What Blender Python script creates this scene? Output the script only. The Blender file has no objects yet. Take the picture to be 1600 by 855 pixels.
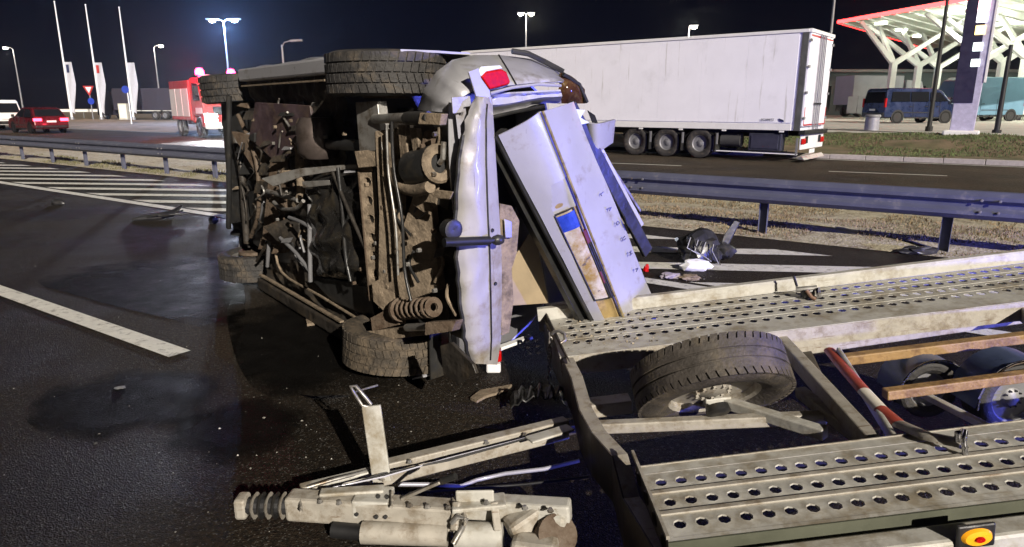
import bpy, bmesh, math, random
from mathutils import Vector as V, Matrix, noise
R = math.radians
random.seed(11)
S = bpy.context.scene
COL = S.collection

# ------------------------------------------------------------------ camera, night sky, key light, exposure
FPX, HCAM = 1060.0, 1.6                       # focal length in photo pixels (1600 wide), eye height
PITCH = math.atan(262.5 / FPX)
cam_d = bpy.data.cameras.new('camera'); cam = bpy.data.objects.new('camera', cam_d); COL.objects.link(cam)
cam_d.sensor_width = 36; cam_d.lens = 36 * FPX / 1600; cam_d.clip_start = .05; cam_d.clip_end = 2000
cam.location = (0, 0, HCAM); cam.rotation_euler = (math.pi / 2 - PITCH, 0, 0)
S.camera = cam
SUN_DIR = V((.42, -.907, 0)).normalized() * math.cos(R(24)) + V((0, 0, math.sin(R(24))))
W = bpy.data.worlds.new('World'); S.world = W; W.use_nodes = True
wn = W.node_tree.nodes; wl = W.node_tree.links
sky = wn.new('ShaderNodeTexSky'); sky.sky_type = 'NISHITA'; sky.sun_disc = False; sky.dust_density = 0; sky.ozone_density = 6; sky.altitude = 3000
sky.sun_elevation = R(24); sky.sun_rotation = math.atan2(SUN_DIR.x, SUN_DIR.y)
tint = wn.new('ShaderNodeMix'); tint.data_type = 'RGBA'; tint.blend_type = 'MULTIPLY'; tint.inputs[0].default_value = 1; tint.inputs[7].default_value = (.75, .55, 1.25, 1)
wl.new(sky.outputs[0], tint.inputs[6]); wl.new(tint.outputs[2], wn['Background'].inputs[0]); wn['Background'].inputs[1].default_value = .00045
sd = bpy.data.lights.new('sun', 'SUN'); sun = bpy.data.objects.new('sun', sd); COL.objects.link(sun)
sd.energy = 4.6; sd.angle = R(.5); sd.color = (1, .91, .79)
sun.rotation_euler = SUN_DIR.to_track_quat('Z', 'Y').to_euler()
S.view_settings.view_transform = 'Standard'; S.view_settings.look = 'None'
S.view_settings.exposure = .45; S.view_settings.gamma = 1
S.render.engine = 'CYCLES'
S.cycles.use_denoising = True
S.cycles.use_adaptive_sampling = True; S.cycles.adaptive_threshold = .025; S.cycles.max_bounces = 5; S.cycles.sample_clamp_indirect = 3

def lamp(name, kind, loc, energy, color, size=.1, aim=None, spot=None):
    d = bpy.data.lights.new(name, kind); o = bpy.data.objects.new(name, d); COL.objects.link(o)
    o.location = loc; d.energy = energy; d.color = color
    d.shadow_soft_size = size
    if aim is not None: o.rotation_euler = (V(loc) - V(aim)).to_track_quat('Z', 'Y').to_euler()
    if spot: d.spot_size = R(spot); d.spot_blend = .5
    return o
# blue rotating beacon of the patrol car that stands to the right of the photographer
lamp('patrol_car_beacon', 'POINT', (8.5, 1.2, .95), 2500, (.12, .14, 1), .12)

# ------------------------------------------------------------------ measuring: photo pixel -> point of a known plane
CP, SP = math.cos(PITCH), math.sin(PITCH)
EYE = V((0, 0, HCAM))
def ray(u, v):
    a, b = (u - 800) / FPX, (427.5 - v) / FPX
    return V((a, CP + b * SP, -SP + b * CP))
def G(u, v, z=0.0):
    r = ray(u, v); return EYE + r * ((z - HCAM) / r.z)
def AY(u, v, y):
    r = ray(u, v); return EYE + r * (y / r.y)
def hit(M, u, v, axis, val):                   # pixel -> local coords on the plane local[axis]=val of frame M
    Mi = M.inverted(); o = Mi @ EYE; d = Mi.to_3x3() @ ray(u, v)
    return o + d * ((val - o[axis]) / d[axis])
def frame(o, x, y, z):
    return Matrix(((x[0], y[0], z[0], o[0]), (x[1], y[1], z[1], o[1]), (x[2], y[2], z[2], o[2]), (0, 0, 0, 1)))
def rotz(a): return Matrix.Rotation(a, 4, 'Z')

# ------------------------------------------------------------------ materials
MATS = {}
def mat(name, col, rough=.6, metal=0., var=.18, scale=6., bump=0., bscale=60., dirt=None, dscale=5., dth=.5, spec=.5,
        coat=0., emit=None, es=0., rvar=.12, alpha=1., speck=None, scratch=None):
    if name in MATS: return MATS[name]
    m = bpy.data.materials.new(name); m.use_nodes = True; MATS[name] = m
    n, l = m.node_tree.nodes, m.node_tree.links; b = n['Principled BSDF']
    tc = n.new('ShaderNodeTexCoord')
    nz = n.new('ShaderNodeTexNoise'); nz.inputs['Scale'].default_value = scale; nz.inputs['Detail'].default_value = 6
    nz.inputs['Roughness'].default_value = .65
    l.new(tc.outputs['Object'], nz.inputs['Vector'])
    rp = n.new('ShaderNodeValToRGB'); rp.color_ramp.elements[0].position = .3; rp.color_ramp.elements[1].position = .7
    lo = [c * (1 - var) for c in col]; hi = [min(1, c * (1 + var)) for c in col]
    rp.color_ramp.elements[0].color = (*lo, 1); rp.color_ramp.elements[1].color = (*hi, 1)
    l.new(nz.outputs['Fac'], rp.inputs[0]); out = rp.outputs[0]
    if dirt:
        dn = n.new('ShaderNodeTexNoise'); dn.inputs['Scale'].default_value = dscale; dn.inputs['Detail'].default_value = 8
        dn.inputs['Roughness'].default_value = .7
        l.new(tc.outputs['Object'], dn.inputs['Vector'])
        dr = n.new('ShaderNodeValToRGB'); dr.color_ramp.elements[0].position = dth - .07; dr.color_ramp.elements[1].position = dth + .1
        l.new(dn.outputs['Fac'], dr.inputs[0])
        mx = n.new('ShaderNodeMix'); mx.data_type = 'RGBA'; l.new(dr.outputs[0], mx.inputs[0])
        l.new(out, mx.inputs[6]); mx.inputs[7].default_value = (*dirt, 1); out = mx.outputs[2]
    if speck:
        vo = n.new('ShaderNodeTexVoronoi'); vo.inputs['Scale'].default_value = speck[1]
        l.new(tc.outputs['Object'], vo.inputs['Vector'])
        sr = n.new('ShaderNodeSeparateColor'); l.new(vo.outputs['Color'], sr.inputs[0])
        gr = n.new('ShaderNodeValToRGB'); gr.color_ramp.elements[0].position = speck[2]; gr.color_ramp.elements[1].position = min(1, speck[2] + .12)
        l.new(sr.outputs[0], gr.inputs[0])
        mx = n.new('ShaderNodeMix'); mx.data_type = 'RGBA'; l.new(gr.outputs[0], mx.inputs[0])
        l.new(out, mx.inputs[6]); mx.inputs[7].default_value = (*speck[0], 1); out = mx.outputs[2]
    if scratch:                                  # (colour, stretch of the noise, threshold): scrapes and runs
        mp = n.new('ShaderNodeMapping'); mp.inputs['Scale'].default_value = scratch[1]; mp.inputs['Rotation'].default_value = scratch[3] if len(scratch) > 3 else (0, 0, 0)
        l.new(tc.outputs['Object'], mp.inputs[0])
        sn = n.new('ShaderNodeTexNoise'); sn.inputs['Scale'].default_value = 1; sn.inputs['Detail'].default_value = 5; sn.inputs['Roughness'].default_value = .7
        l.new(mp.outputs[0], sn.inputs['Vector'])
        sr_ = n.new('ShaderNodeValToRGB'); sr_.color_ramp.elements[0].position = scratch[2]; sr_.color_ramp.elements[1].position = scratch[2] + .06
        l.new(sn.outputs['Fac'], sr_.inputs[0])
        mx = n.new('ShaderNodeMix'); mx.data_type = 'RGBA'; l.new(sr_.outputs[0], mx.inputs[0]); l.new(out, mx.inputs[6]); mx.inputs[7].default_value = (*scratch[0], 1); out = mx.outputs[2]
    l.new(out, b.inputs['Base Color'])
    b.inputs['Metallic'].default_value = metal; b.inputs['Specular IOR Level'].default_value = spec
    rr = n.new('ShaderNodeMapRange'); rr.inputs[3].default_value = max(.03, rough - rvar); rr.inputs[4].default_value = min(1, rough + rvar)
    rr.inputs[1].default_value = .3; rr.inputs[2].default_value = .7
    l.new(nz.outputs['Fac'], rr.inputs[0]); l.new(rr.outputs[0], b.inputs['Roughness'])
    if coat: b.inputs['Coat Weight'].default_value = coat; b.inputs['Coat Roughness'].default_value = .12
    if bump:
        bn = n.new('ShaderNodeTexNoise'); bn.inputs['Scale'].default_value = bscale; bn.inputs['Detail'].default_value = 4
        l.new(tc.outputs['Object'], bn.inputs['Vector'])
        bp = n.new('ShaderNodeBump'); bp.inputs['Strength'].default_value = bump; bp.inputs['Distance'].default_value = .02
        l.new(bn.outputs['Fac'], bp.inputs['Height']); l.new(bp.outputs[0], b.inputs['Normal'])
    if emit: b.inputs['Emission Color'].default_value = (*emit, 1); b.inputs['Emission Strength'].default_value = es
    if alpha < 1: b.inputs['Alpha'].default_value = alpha
    return m

def asphalt(name, base, wet_th):
    m = bpy.data.materials.new(name); m.use_nodes = True; MATS[name] = m
    n, l = m.node_tree.nodes, m.node_tree.links; b = n['Principled BSDF']
    tc = n.new('ShaderNodeTexCoord')
    def nz(sc, det=4):
        t = n.new('ShaderNodeTexNoise'); t.inputs['Scale'].default_value = sc; t.inputs['Detail'].default_value = det
        l.new(tc.outputs['Object'], t.inputs['Vector']); return t
    def ramp(src, p0, p1, c0, c1):
        r = n.new('ShaderNodeValToRGB'); r.color_ramp.elements[0].position = p0; r.color_ramp.elements[1].position = p1
        r.color_ramp.elements[0].color = (*c0, 1); r.color_ramp.elements[1].color = (*c1, 1); l.new(src, r.inputs[0]); return r
    big = nz(.55, 5); mid = nz(45, 5)
    c1 = ramp(mid.outputs['Fac'], .33, .7, (base * .55, base * .46, base * .36), (base * 2.25, base * 1.65, base * 1.05))
    c2 = ramp(big.outputs['Fac'], .35, .7, (.40, .40, .42), (1.15, 1.12, 1.06))
    mu = n.new('ShaderNodeMix'); mu.data_type = 'RGBA'; mu.blend_type = 'MULTIPLY'; mu.inputs[0].default_value = 1
    l.new(c1.outputs[0], mu.inputs[6]); l.new(c2.outputs[0], mu.inputs[7])
    vo = n.new('ShaderNodeTexVoronoi'); vo.inputs['Scale'].default_value = 150; l.new(tc.outputs['Object'], vo.inputs['Vector'])
    sp = n.new('ShaderNodeSeparateColor'); l.new(vo.outputs['Color'], sp.inputs[0])
    sr = ramp(sp.outputs[0], .90, .97, (0, 0, 0), (1, 1, 1))
    ms = n.new('ShaderNodeMix'); ms.data_type = 'RGBA'; l.new(sr.outputs[0], ms.inputs[0])
    l.new(mu.outputs[2], ms.inputs[6]); ms.inputs[7].default_value = (base * 4.2, base * 4, base * 3.6, 1)
    l.new(ms.outputs[2], b.inputs['Base Color'])
    b.inputs['Specular IOR Level'].default_value = .16
    wet = ramp(big.outputs['Fac'], wet_th - .06, wet_th + .08, (.55,) * 3, (.82,) * 3)
    l.new(wet.outputs[0], b.inputs['Roughness'])
    bp = n.new('ShaderNodeBump'); bp.inputs['Strength'].default_value = .85; bp.inputs['Distance'].default_value = .007
    ad = n.new('ShaderNodeMath'); ad.operation = 'ADD'; l.new(vo.outputs['Distance'], ad.inputs[0]); l.new(mid.outputs['Fac'], ad.inputs[1])
    l.new(ad.outputs[0], bp.inputs['Height']); l.new(bp.outputs[0], b.inputs['Normal'])
    return m

ASPH = asphalt('asphalt', .018, .47)
ASPH2 = asphalt('asphalt_far', .045, .36)
PAINT = mat('road_paint', (.62, .61, .56), .7, var=.12, scale=9, bump=.3, bscale=120, dirt=(.13, .12, .10), dscale=11, dth=.60)
SILVER = mat('silver_paint', (.47, .47, .50), .36, .25, .08, 3, coat=.5, dirt=(.20, .17, .13), dscale=4, dth=.64, bump=.04, bscale=5, scratch=((.12, .11, .10), (5, 5, 70), .66, (.5, .3, 0)))
LID = mat('pale_lid_paint', (.35, .35, .41), .40, .1, .06, 3, coat=.3, dirt=(.21, .185, .16), dscale=6, dth=.62, bump=.05, bscale=30, scratch=((.13, .12, .12), (70, 4, 60), .66, (.0, .6, .4)))
BUMPER = mat('bumper_paint', (.34, .33, .34), .48, .05, .10, 4, coat=.2, dirt=(.20, .165, .12), dscale=4.5, dth=.58, bump=.08, bscale=9, scratch=((.09, .075, .06), (6, 4, 80), .64, (.2, .2, 0)))
DARKM = mat('dark_underbody', (.038, .033, .028), .55, .2, .5, 7, bump=.5, bscale=18, dirt=(.085, .066, .045), dscale=6, dth=.57)
BLACKP = mat('black_plastic', (.022, .022, .022), .38, 0, .3, 8, bump=.2, bscale=14, dirt=(.05, .042, .03), dscale=6, dth=.62)
RUST = mat('muddy_rust', (.125, .093, .066), .75, .1, .4, 9, bump=.5, bscale=35, dirt=(.07, .045, .028), dscale=9, dth=.52)
TAN = mat('tan_mud', (.215, .168, .118), .78, 0, .35, 14, bump=.35, bscale=60, dirt=(.085, .065, .045), dscale=10, dth=.56)
STEEL = mat('bare_steel', (.40, .39, .37), .42, .7, .2, 12, dirt=(.14, .10, .06), dscale=9, dth=.56)
RUBBER = mat('rubber', (.032, .030, .029), .72, 0, .35, 14, bump=.3, bscale=60, dirt=(.10, .08, .058), dscale=7, dth=.58)
RUBBERD = mat('dusty_rubber', (.05, .041, .031), .8, 0, .4, 14, bump=.4, bscale=60, dirt=(.125, .097, .066), dscale=9, dth=.52)
GALV = mat('galvanised_steel', (.46, .45, .41), .55, .08, .12, 14, bump=.10, bscale=30, dirt=(.27, .235, .175), dscale=6, dth=.54, scratch=((.27, .24, .19), (2.5, 90, 20), .62))
GALV2 = mat('worn_galvanised_beam', (.35, .325, .28), .58, .08, .15, 12, bump=.12, bscale=40, dirt=(.20, .165, .12), dscale=13, dth=.56, scratch=((.17, .12, .08), (4, 70, 60), .62))
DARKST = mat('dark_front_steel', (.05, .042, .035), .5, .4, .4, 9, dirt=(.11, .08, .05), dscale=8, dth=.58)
WOODB = mat('amber_beam', (.30, .185, .075), .6, 0, .25, 9, dirt=(.15, .08, .035), dscale=10, dth=.54, bump=.2)
RAILM = mat('guardrail_zinc', (.085, .09, .125), .55, .1, .12, 3, dirt=(.18, .17, .17), dscale=6, dth=.62)
WHITE = mat('white_panel', (.84, .84, .90), .42, 0, .04, 1.2, dirt=(.70, .70, .74), dscale=.7, dth=.62, coat=.2, scratch=((.62, .61, .62), (7, 7, .35), .60))
WHITES = mat('white_steel', (.74, .74, .73), .5, 0, .06, 3)
GREYS = mat('grey_steel', (.22, .22, .23), .5, .3, .15, 4)
BLACK = mat('chassis_black', (.012, .012, .013), .55, 0, .3, 6)
GLASSD = mat('dark_glass', (.010, .011, .014), .07, 0, .1, 3, rvar=.02, spec=.7)
REDL = mat('red_lens', (.42, .004, .004), .4, 0, .25, 40, spec=.12, rvar=.05)
AMBERL = mat('amber_lens', (.85, .36, .012), .3, 0, .1, 30, coat=.4, emit=(1, .42, .02), es=.25)
CLEARL = mat('clear_lens', (.62, .66, .70), .12, 0, .1, 20, coat=.5, rvar=.04)
REDP = mat('red_paint', (.42, .03, .025), .4, 0, .1, 3, coat=.4)
CARRED = mat('dark_red_paint', (.10, .006, .010), .3, .2, .1, 3, coat=.6)
VANBLUE = mat('navy_paint', (.012, .024, .08), .3, .3, .1, 2, coat=.6)
VANSKY = mat('sky_blue_paint', (.11, .22, .31), .4, .1, .08, 2, coat=.3)
CREAM = mat('cream_paint', (.62, .60, .50), .45, 0, .06, 2)
CONC = mat('pale_concrete', (.47, .46, .42), .8, 0, .12, 2, bump=.2, bscale=30, dirt=(.33, .31, .27), dscale=1.2, dth=.58)
KERBM = mat('kerb_stone', (.34, .31, .29), .85, 0, .2, 9, bump=.3, bscale=40)
SOIL = mat('verge_soil', (.36, .325, .235), .95, 0, .35, 9, bump=.9, bscale=26, dirt=(.17, .135, .09), dscale=5, dth=.56, speck=((.50, .46, .35), 60, .80))
FIELD = mat('field_soil', (.16, .12, .085), .95, 0, .35, 1.4, bump=.6, bscale=8, dirt=(.085, .075, .04), dscale=.5, dth=.55)
LAWN = mat('lawn_ground', (.085, .085, .035), .95, 0, .4, 2.5, bump=.8, bscale=18, dirt=(.19, .135, .085), dscale=.45, dth=.50)
BLADE = mat('dry_grass_blade', (.23, .17, .095), .85, 0, .35, 3)
BLADEG = mat('green_grass_blade', (.09, .12, .04), .85, 0, .35, 1.5)
REDTAPE = mat('red_tape', (.33, .055, .035), .6, 0, .18, 14, dirt=(.20, .05, .03), dscale=16, dth=.58)
WHTAPE = mat('white_tape', (.62, .58, .50), .6, 0, .12, 14)
BLUEP = mat('blue_plate', (.02, .05, .38), .4, 0, .3, 20)
CHROME = mat('chrome', (.55, .55, .58), .16, 1, .05, 20)
LETTERM = mat('letter_dark', (.16, .16, .22), .4, .5, .1, 20)

# ------------------------------------------------------------------ mesh builder
class MB:
    def __init__(s): s.v, s.f, s.mi = [], [], []; s.cur = 0
    def add(s, vs, fs):
        k = len(s.v); s.v += [tuple(p) for p in vs]
        s.f += [tuple(i + k for i in f) for f in fs]; s.mi += [s.cur] * len(fs); return s
    def use(s, i): s.cur = i; return s
    def quad(s, *p): return s.add(p, [tuple(range(len(p)))])
    def box(s, c, sz, M=None):
        c = V(c); h = V(sz) * .5; vs = []
        for z in (-1, 1):
            for y in (-1, 1):
                for x in (-1, 1):
                    q = V((x * h.x, y * h.y, z * h.z)); vs.append(c + (M @ q if M else q))
        return s.add(vs, [(0, 2, 3, 1), (4, 5, 7, 6), (0, 1, 5, 4), (2, 6, 7, 3), (0, 4, 6, 2), (1, 3, 7, 5)])
    def beam(s, a, b, w, h, up=(0, 0, 1), w2=None, h2=None):
        a, b = V(a), V(b); d = (b - a).normalized(); u = V(up)
        x = d.cross(u)
        if x.length < 1e-4: x = d.cross(V((1, 0, 0)))
        x.normalize(); z = x.cross(d)
        vs = []
        for p, ww, hh in ((a, w, h), (b, w2 or w, h2 or h)):
            for sx, sz in ((-1, -1), (1, -1), (1, 1), (-1, 1)): vs.append(p + x * ww * .5 * sx + z * hh * .5 * sz)
        return s.add(vs, [(0, 1, 2, 3), (4, 7, 6, 5), (0, 4, 5, 1), (1, 5, 6, 2), (2, 6, 7, 3), (3, 7, 4, 0)])
    def tube(s, pts, r, n=8, rr=None, caps=True):
        pts = [V(p) for p in pts]; rings = []; x = None
        for i, p in enumerate(pts):
            d = (pts[min(i + 1, len(pts) - 1)] - pts[max(i - 1, 0)])
            if d.length < 1e-9: d = V((0, 0, 1))
            d.normalize()
            if x is None: x = d.orthogonal().normalized()
            else: x = (x - d * x.dot(d)); x = x.normalized() if x.length > 1e-5 else d.orthogonal().normalized()
            y = d.cross(x); q = rr[i] if rr else r
            rings.append([p + (x * math.cos(t) + y * math.sin(t)) * q for t in (2 * math.pi * k / n for k in range(n))])
        vs = [p for rg in rings for p in rg]; fs = []
        for i in range(len(pts) - 1):
            for k in range(n): fs.append((i * n + k, i * n + (k + 1) % n, (i + 1) * n + (k + 1) % n, (i + 1) * n + k))
        if caps: fs.append(tuple(reversed(range(n)))); fs.append(tuple(range((len(pts) - 1) * n, len(pts) * n)))
        return s.add(vs, fs)
    def cyl(s, a, b, r, r2=None, n=16): return s.tube([a, b], r, n, [r, r if r2 is None else r2])
    def lathe(s, prof, o, axis, n=24, closed=False):
        o = V(o); d = V(axis).normalized(); x = d.orthogonal().normalized(); y = d.cross(x); vs = []; fs = []
        for r, t in prof:
            for k in range(n):
                a = 2 * math.pi * k / n; vs.append(o + d * t + (x * math.cos(a) + y * math.sin(a)) * r)
        m = len(prof)
        for i in range(m if closed else m - 1):
            j = (i + 1) % m
            for k in range(n): fs.append((i * n + k, i * n + (k + 1) % n, j * n + (k + 1) % n, j * n + k))
        return s.add(vs, fs)
    def prism(s, poly, off):                    # poly: 3-D points, extruded by off
        n = len(poly); off = V(off); vs = [V(p) for p in poly]; vs += [p + off for p in vs]
        fs = [tuple(reversed(range(n))), tuple(range(n, 2 * n))] + [(i, (i + 1) % n, n + (i + 1) % n, n + i) for i in range(n)]
        return s.add(vs, fs)
    def grid(s, nx, ny, fn, flip=False):
        vs = [fn(i / nx, j / ny) for j in range(ny + 1) for i in range(nx + 1)]
        fs = []
        for j in range(ny):
            for i in range(nx):
                a = j * (nx + 1) + i; q = (a, a + 1, a + nx + 2, a + nx + 1); fs.append(tuple(reversed(q)) if flip else q)
        return s.add(vs, fs)
    def build(s, name, mats, parent=None, smooth=None, bevel=0, solid=0, fix=True):
        me = bpy.data.meshes.new(name); me.from_pydata(s.v, [], s.f)
        for m in (mats if isinstance(mats, (list, tuple)) else [mats]): me.materials.append(m)
        me.polygons.foreach_set('material_index', s.mi)
        if solid:
            bm = bmesh.new(); bm.from_mesh(me); bmesh.ops.remove_doubles(bm, verts=bm.verts, dist=.0003)
            bmesh.ops.recalc_face_normals(bm, faces=bm.faces); bmesh.ops.solidify(bm, geom=bm.faces[:], thickness=solid)
            bmesh.ops.recalc_face_normals(bm, faces=bm.faces); bm.to_mesh(me); bm.free()
        elif fix:
            bm = bmesh.new(); bm.from_mesh(me); bmesh.ops.recalc_face_normals(bm, faces=bm.faces); bm.to_mesh(me); bm.free()
        if smooth is not None:
            me.polygons.foreach_set('use_smooth', [True] * len(me.polygons)); me.set_sharp_from_angle(angle=R(smooth))
        me.update(); o = bpy.data.objects.new(name, me); COL.objects.link(o)
        if parent: o.parent = parent
        if bevel:
            md = o.modifiers.new('edge', 'BEVEL'); md.width = bevel; md.segments = 2; md.limit_method = 'ANGLE'; md.angle_limit = R(35)
        return o
def tag(o, label, cat, group=None):
    o['label'] = label; o['category'] = cat
    if group: o['group'] = group
    return o
def struct(o, kind='structure'): o['kind'] = kind; return o
def empty(name, M):
    o = bpy.data.objects.new(name, None); COL.objects.link(o); o.empty_display_size = .2
    o.matrix_world = M if isinstance(M, Matrix) else Matrix.Translation(M); return o
def clone(o, M=None, parent=None):
    c = o.copy(); COL.objects.link(c)
    if parent is not None: c.parent = parent
    if M is not None: c.matrix_local = M
    for ch in list(o.children): clone(ch, None, c)
    return c
def clone_things(o, M, label):
    kids = list(o.children); c = o.copy(); COL.objects.link(c); c.matrix_world = M; c['label'] = label
    for k in kids: clone(k, None, c)
    return c

# ------------------------------------------------------------------ the setting
RD = V((.824, -.566, 0))                        # direction of the road (away-left to near-right)
RN = V((.566, .824, 0))                         # across it, away from the camera
def on_road(s, t, z): p = V((-3.96, 9.77, 0)) + RD * s + RN * t; return V((p.x, p.y, z))   # t=0: white edge line of the near road
ground = MB().grid(1, 1, lambda a, b: V((-260 + 480 * a, -60 + 440 * b, -.03))).build('ground', FIELD); struct(ground)
near_road = MB().quad(on_road(-70, -16, 0), on_road(30, -16, 0), on_road(30, 2.75, 0), on_road(-70, 2.75, 0)).build('near_road', ASPH); struct(near_road)
T0, T1, T2 = 2.75, 6.2, 17.3                    # verge between the roads, far road, its far kerb
def vz(p, k=1): return (noise.noise(V((p.x * .9, p.y * .9, 3))) * .05 + noise.noise(V((p.x * 4, p.y * 4, 7))) * .018) * k
def verge_pt(a, b):
    p = on_road(-60 + 85 * a, T0 + (T1 - T0) * b, 0); e = min(b, 1 - b)
    p.z = .005 + .05 * min(1, e * 6) + vz(p, min(1, e * 8)); return p
verge = MB().grid(420, 22, verge_pt).build('verge', SOIL, smooth=180); struct(verge)
far_road = MB().quad(on_road(-90, T1 - .05, 0), on_road(35, T1 - .05, 0), on_road(35, T2, 0), on_road(-90, T2, 0)).build('far_road', ASPH2); struct(far_road)
def line(name, parent, pts, z=.004):
    return MB().quad(*[V((p[0], p[1], z)) for p in pts]).build(name, PAINT, parent)
line('edge_line', near_road, [on_road(-40, -.09, 0), on_road(25, -.09, 0), on_road(25, .09, 0), on_road(-40, .09, 0)])
for k in range(-1, 26):                         # hatched area between the edge line and the verge
    y0 = 6.94 + .81 * k; hd = V((.995, -.10, 0)).normalized()
    def cut(t, yy):                             # where the stripe axis meets the road offset t
        base = V((0, yy, 0)); o = on_road(0, t, 0); den = hd.dot(RN); return base + hd * ((o - base).dot(RN) / den)
    hw = .15
    line('hatch_stripe', near_road, [cut(.16, y0 - hw), cut(2.15, y0 - hw), cut(2.15, y0 + hw), cut(.16, y0 + hw)], .004)
d0 = V((-2.2, 4.235, 0)); dd = (V((-4.56, 5.83, 0)) - d0).normalized(); dn = V((-dd.y, dd.x, 0))
for k in range(2):
    a = d0 + dd * 12 * k; b = a + dd * 4.4
    line('lane_dash', near_road, [a - dn * .075, b - dn * .075, b + dn * .075, a + dn * .075])
line('edge_line', far_road, [on_road(-80, T1 + .35, 0), on_road(30, T1 + .35, 0), on_road(30, T1 + .5, 0), on_road(-80, T1 + .5, 0)])
line('edge_line', far_road, [on_road(-80, T2 - .45, 0), on_road(30, T2 - .45, 0), on_road(30, T2 - .3, 0), on_road(-80, T2 - .3, 0)])
a, b = G(1295, 268), G(1480, 275); dl = (b - a).normalized()
for k in range(-3, 1):
    p = a + dl * 6.2 * k; q = p + dl * (b - a).length; nn = V((-dl.y, dl.x, 0)) * .06
    line('lane_dash', far_road, [p - nn, q - nn, q + nn, p + nn])

# raised island and forecourt to the right behind the lorry
kerb_s0 = (G(1290, 250) - on_road(0, 0, 0)).dot(RD) - 1.5
kroot = empty('kerb', on_road(0, T2, 0)); struct(kroot)
Mk = frame((0, 0, 0), RD, RN, (0, 0, 1))
kb = None
for k in range(34):
    s = -22 + k * 1.0 + kerb_s0 + 20
    if kb is None:
        kb = MB().box((0, 0, 0), (.985, .16, .24)).build('kerb_stone', KERBM, kroot, bevel=.015); ko = kb
    else: ko = kb.copy(); COL.objects.link(ko)
    ko.matrix_local = Matrix.Translation(RD * s + RN * .08 + V((0, 0, .02 + random.uniform(-.006, .006)))) @ Mk @ rotz(random.uniform(-.006, .006))
ZF = .6
def isl_pt(a, b):
    p = on_road(kerb_s0 - 8 + 36 * a, T2 + .16 + 6.8 * b, 0); e = min(1, b * 1.25)
    p.z = .12 + (ZF - .13) * (e * e * (3 - 2 * e)) + vz(p, 1.5 * min(1, b * 5) * (1 if b < .9 else 0)); return p
lawn = MB().grid(150, 30, isl_pt).build('lawn_island', LAWN, smooth=180); struct(lawn)
p0, p1 = on_road(kerb_s0 - 8, T2 + 6.3, 0), on_road(kerb_s0 + 60, T2 + 6.3, 0)
forecourt = MB().prism([V((p0.x, p0.y, -.02)), V((p1.x, p1.y, -.02)), V((p1.x + 90, p1.y + 90, -.02)), V((p0.x + 34, p0.y + 60, -.02))], (0, 0, ZF + .02)).build('forecourt', CONC); struct(forecourt)
# dirt shoulder beyond the far road at the left
sh = MB().grid(160, 10, lambda a, b: (lambda p: V((p.x, p.y, -.01 + .09 * min(1, b * 4) + vz(p) * .8)))(on_road(-85 + 82 * a, T2 + .1 + 16 * b, 0))).build('dirt_shoulder', mat('reddish_dirt', (.29, .20, .14), .95, 0, .3, 1.2, bump=.5, bscale=12, dirt=(.13, .11, .065), dscale=.5, dth=.55), smooth=180); struct(sh)

def grass(name, region, n, hmin, hmax, m, label, lean=.5, w=.006):
    mb = MB()
    for _ in range(n):
        p = region()
        if p is None: continue
        a = random.random() * 6.283; h = random.uniform(hmin, hmax); l = random.uniform(0, lean) * h; ww = w * random.uniform(.6, 1.5)
        d = V((math.cos(a), math.sin(a), 0)); c = V((-d.y, d.x, 0)) * ww
        m1 = p + d * l * .35 + V((0, 0, h * .6)); t = p + d * l + V((0, 0, h * random.uniform(.75, 1)))
        mb.add([p - c, p + c, m1 + c * .7, m1 - c * .7, t], [(0, 1, 2, 3), (3, 2, 4)])
    o = mb.build(name, m, fix=False); struct(o, 'stuff'); tag(o, label, 'grass'); return o
def reg_verge(s0, s1, b0, b1, clump=0.):
    def f():
        s = random.uniform(s0, s1); b = random.uniform(b0, b1)
        if clump and noise.noise(V((s * 1.3, b * 5, 1))) < clump: return None
        p = verge_pt((s + 60) / 85, b); return p
    return f
grass('dry_grass', reg_verge(3.2, 13, .02, .75, -.15), 17000, .015, .055, BLADE, 'dry straw coloured grass and litter under the guardrail at the right', 1.2, .005)
grass('verge_grass', reg_verge(-16, 3, .02, .3, .1), 9000, .02, .08, mat('dark_dry_blade', (.15, .14, .07), .9), 'sparse dark grass fringe along the gravel verge at the left', 1.0, .008)
def reg_isl():
    a, b = random.uniform(.15, .75), random.uniform(.03, .95); p = isl_pt(a, b)
    return p if noise.noise(V((p.x * .35, p.y * .35, 2))) > -.05 else None
grass('lawn_grass', reg_isl, 30000, .03, .09, BLADEG, 'short green and brown grass on the island before the fuel station', .9, .010)

# ------------------------------------------------------------------ guardrail
GR_A, GR_B = V((-14.93, 20.78, 0)), V((4.78, 7.43, 0))
gd = (GR_B - GR_A).normalized(); gn = V((-gd.y, gd.x, 0))
if gn.y < 0: gn = -gn
gr = empty('guardrail', GR_A); tag(gr, 'long galvanised W-beam guardrail on steel posts between the two roads', 'guardrail')
prof = [(-.155, 0), (-.145, -.03), (-.10, -.078), (-.06, -.078), (-.02, -.02), (.02, -.02), (.06, -.078), (.10, -.078), (.145, -.03), (.155, 0)]
L = (GR_B - GR_A).length
for k in range(-7, 9):                          # beam in 4 m sections that overlap like fish scales
    x0, x1 = k * 4.0, k * 4.0 + 4.06; rv, rf = [], []
    for z, o in prof:
        for x, e in ((x0, 0), (x1, -.004)): rv.append(gd * x + gn * (o - .06 + e) + V((0, 0, .565 + z)))
    bm_ = MB().add(rv, [(2 * i, 2 * i + 1, 2 * i + 3, 2 * i + 2) for i in range(len(prof) - 1)]).build('rail_beam', RAILM, gr, solid=.004)
    for zz in (.505, .625):
        for dx in (.12, .28): MB().lathe([(.0, -.016), (.014, -.014), (.016, 0)], gd * (x0 + dx) + gn * (-.145) + V((0, 0, zz)), gn, 8).build('bolt', STEEL, bm_)
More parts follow.
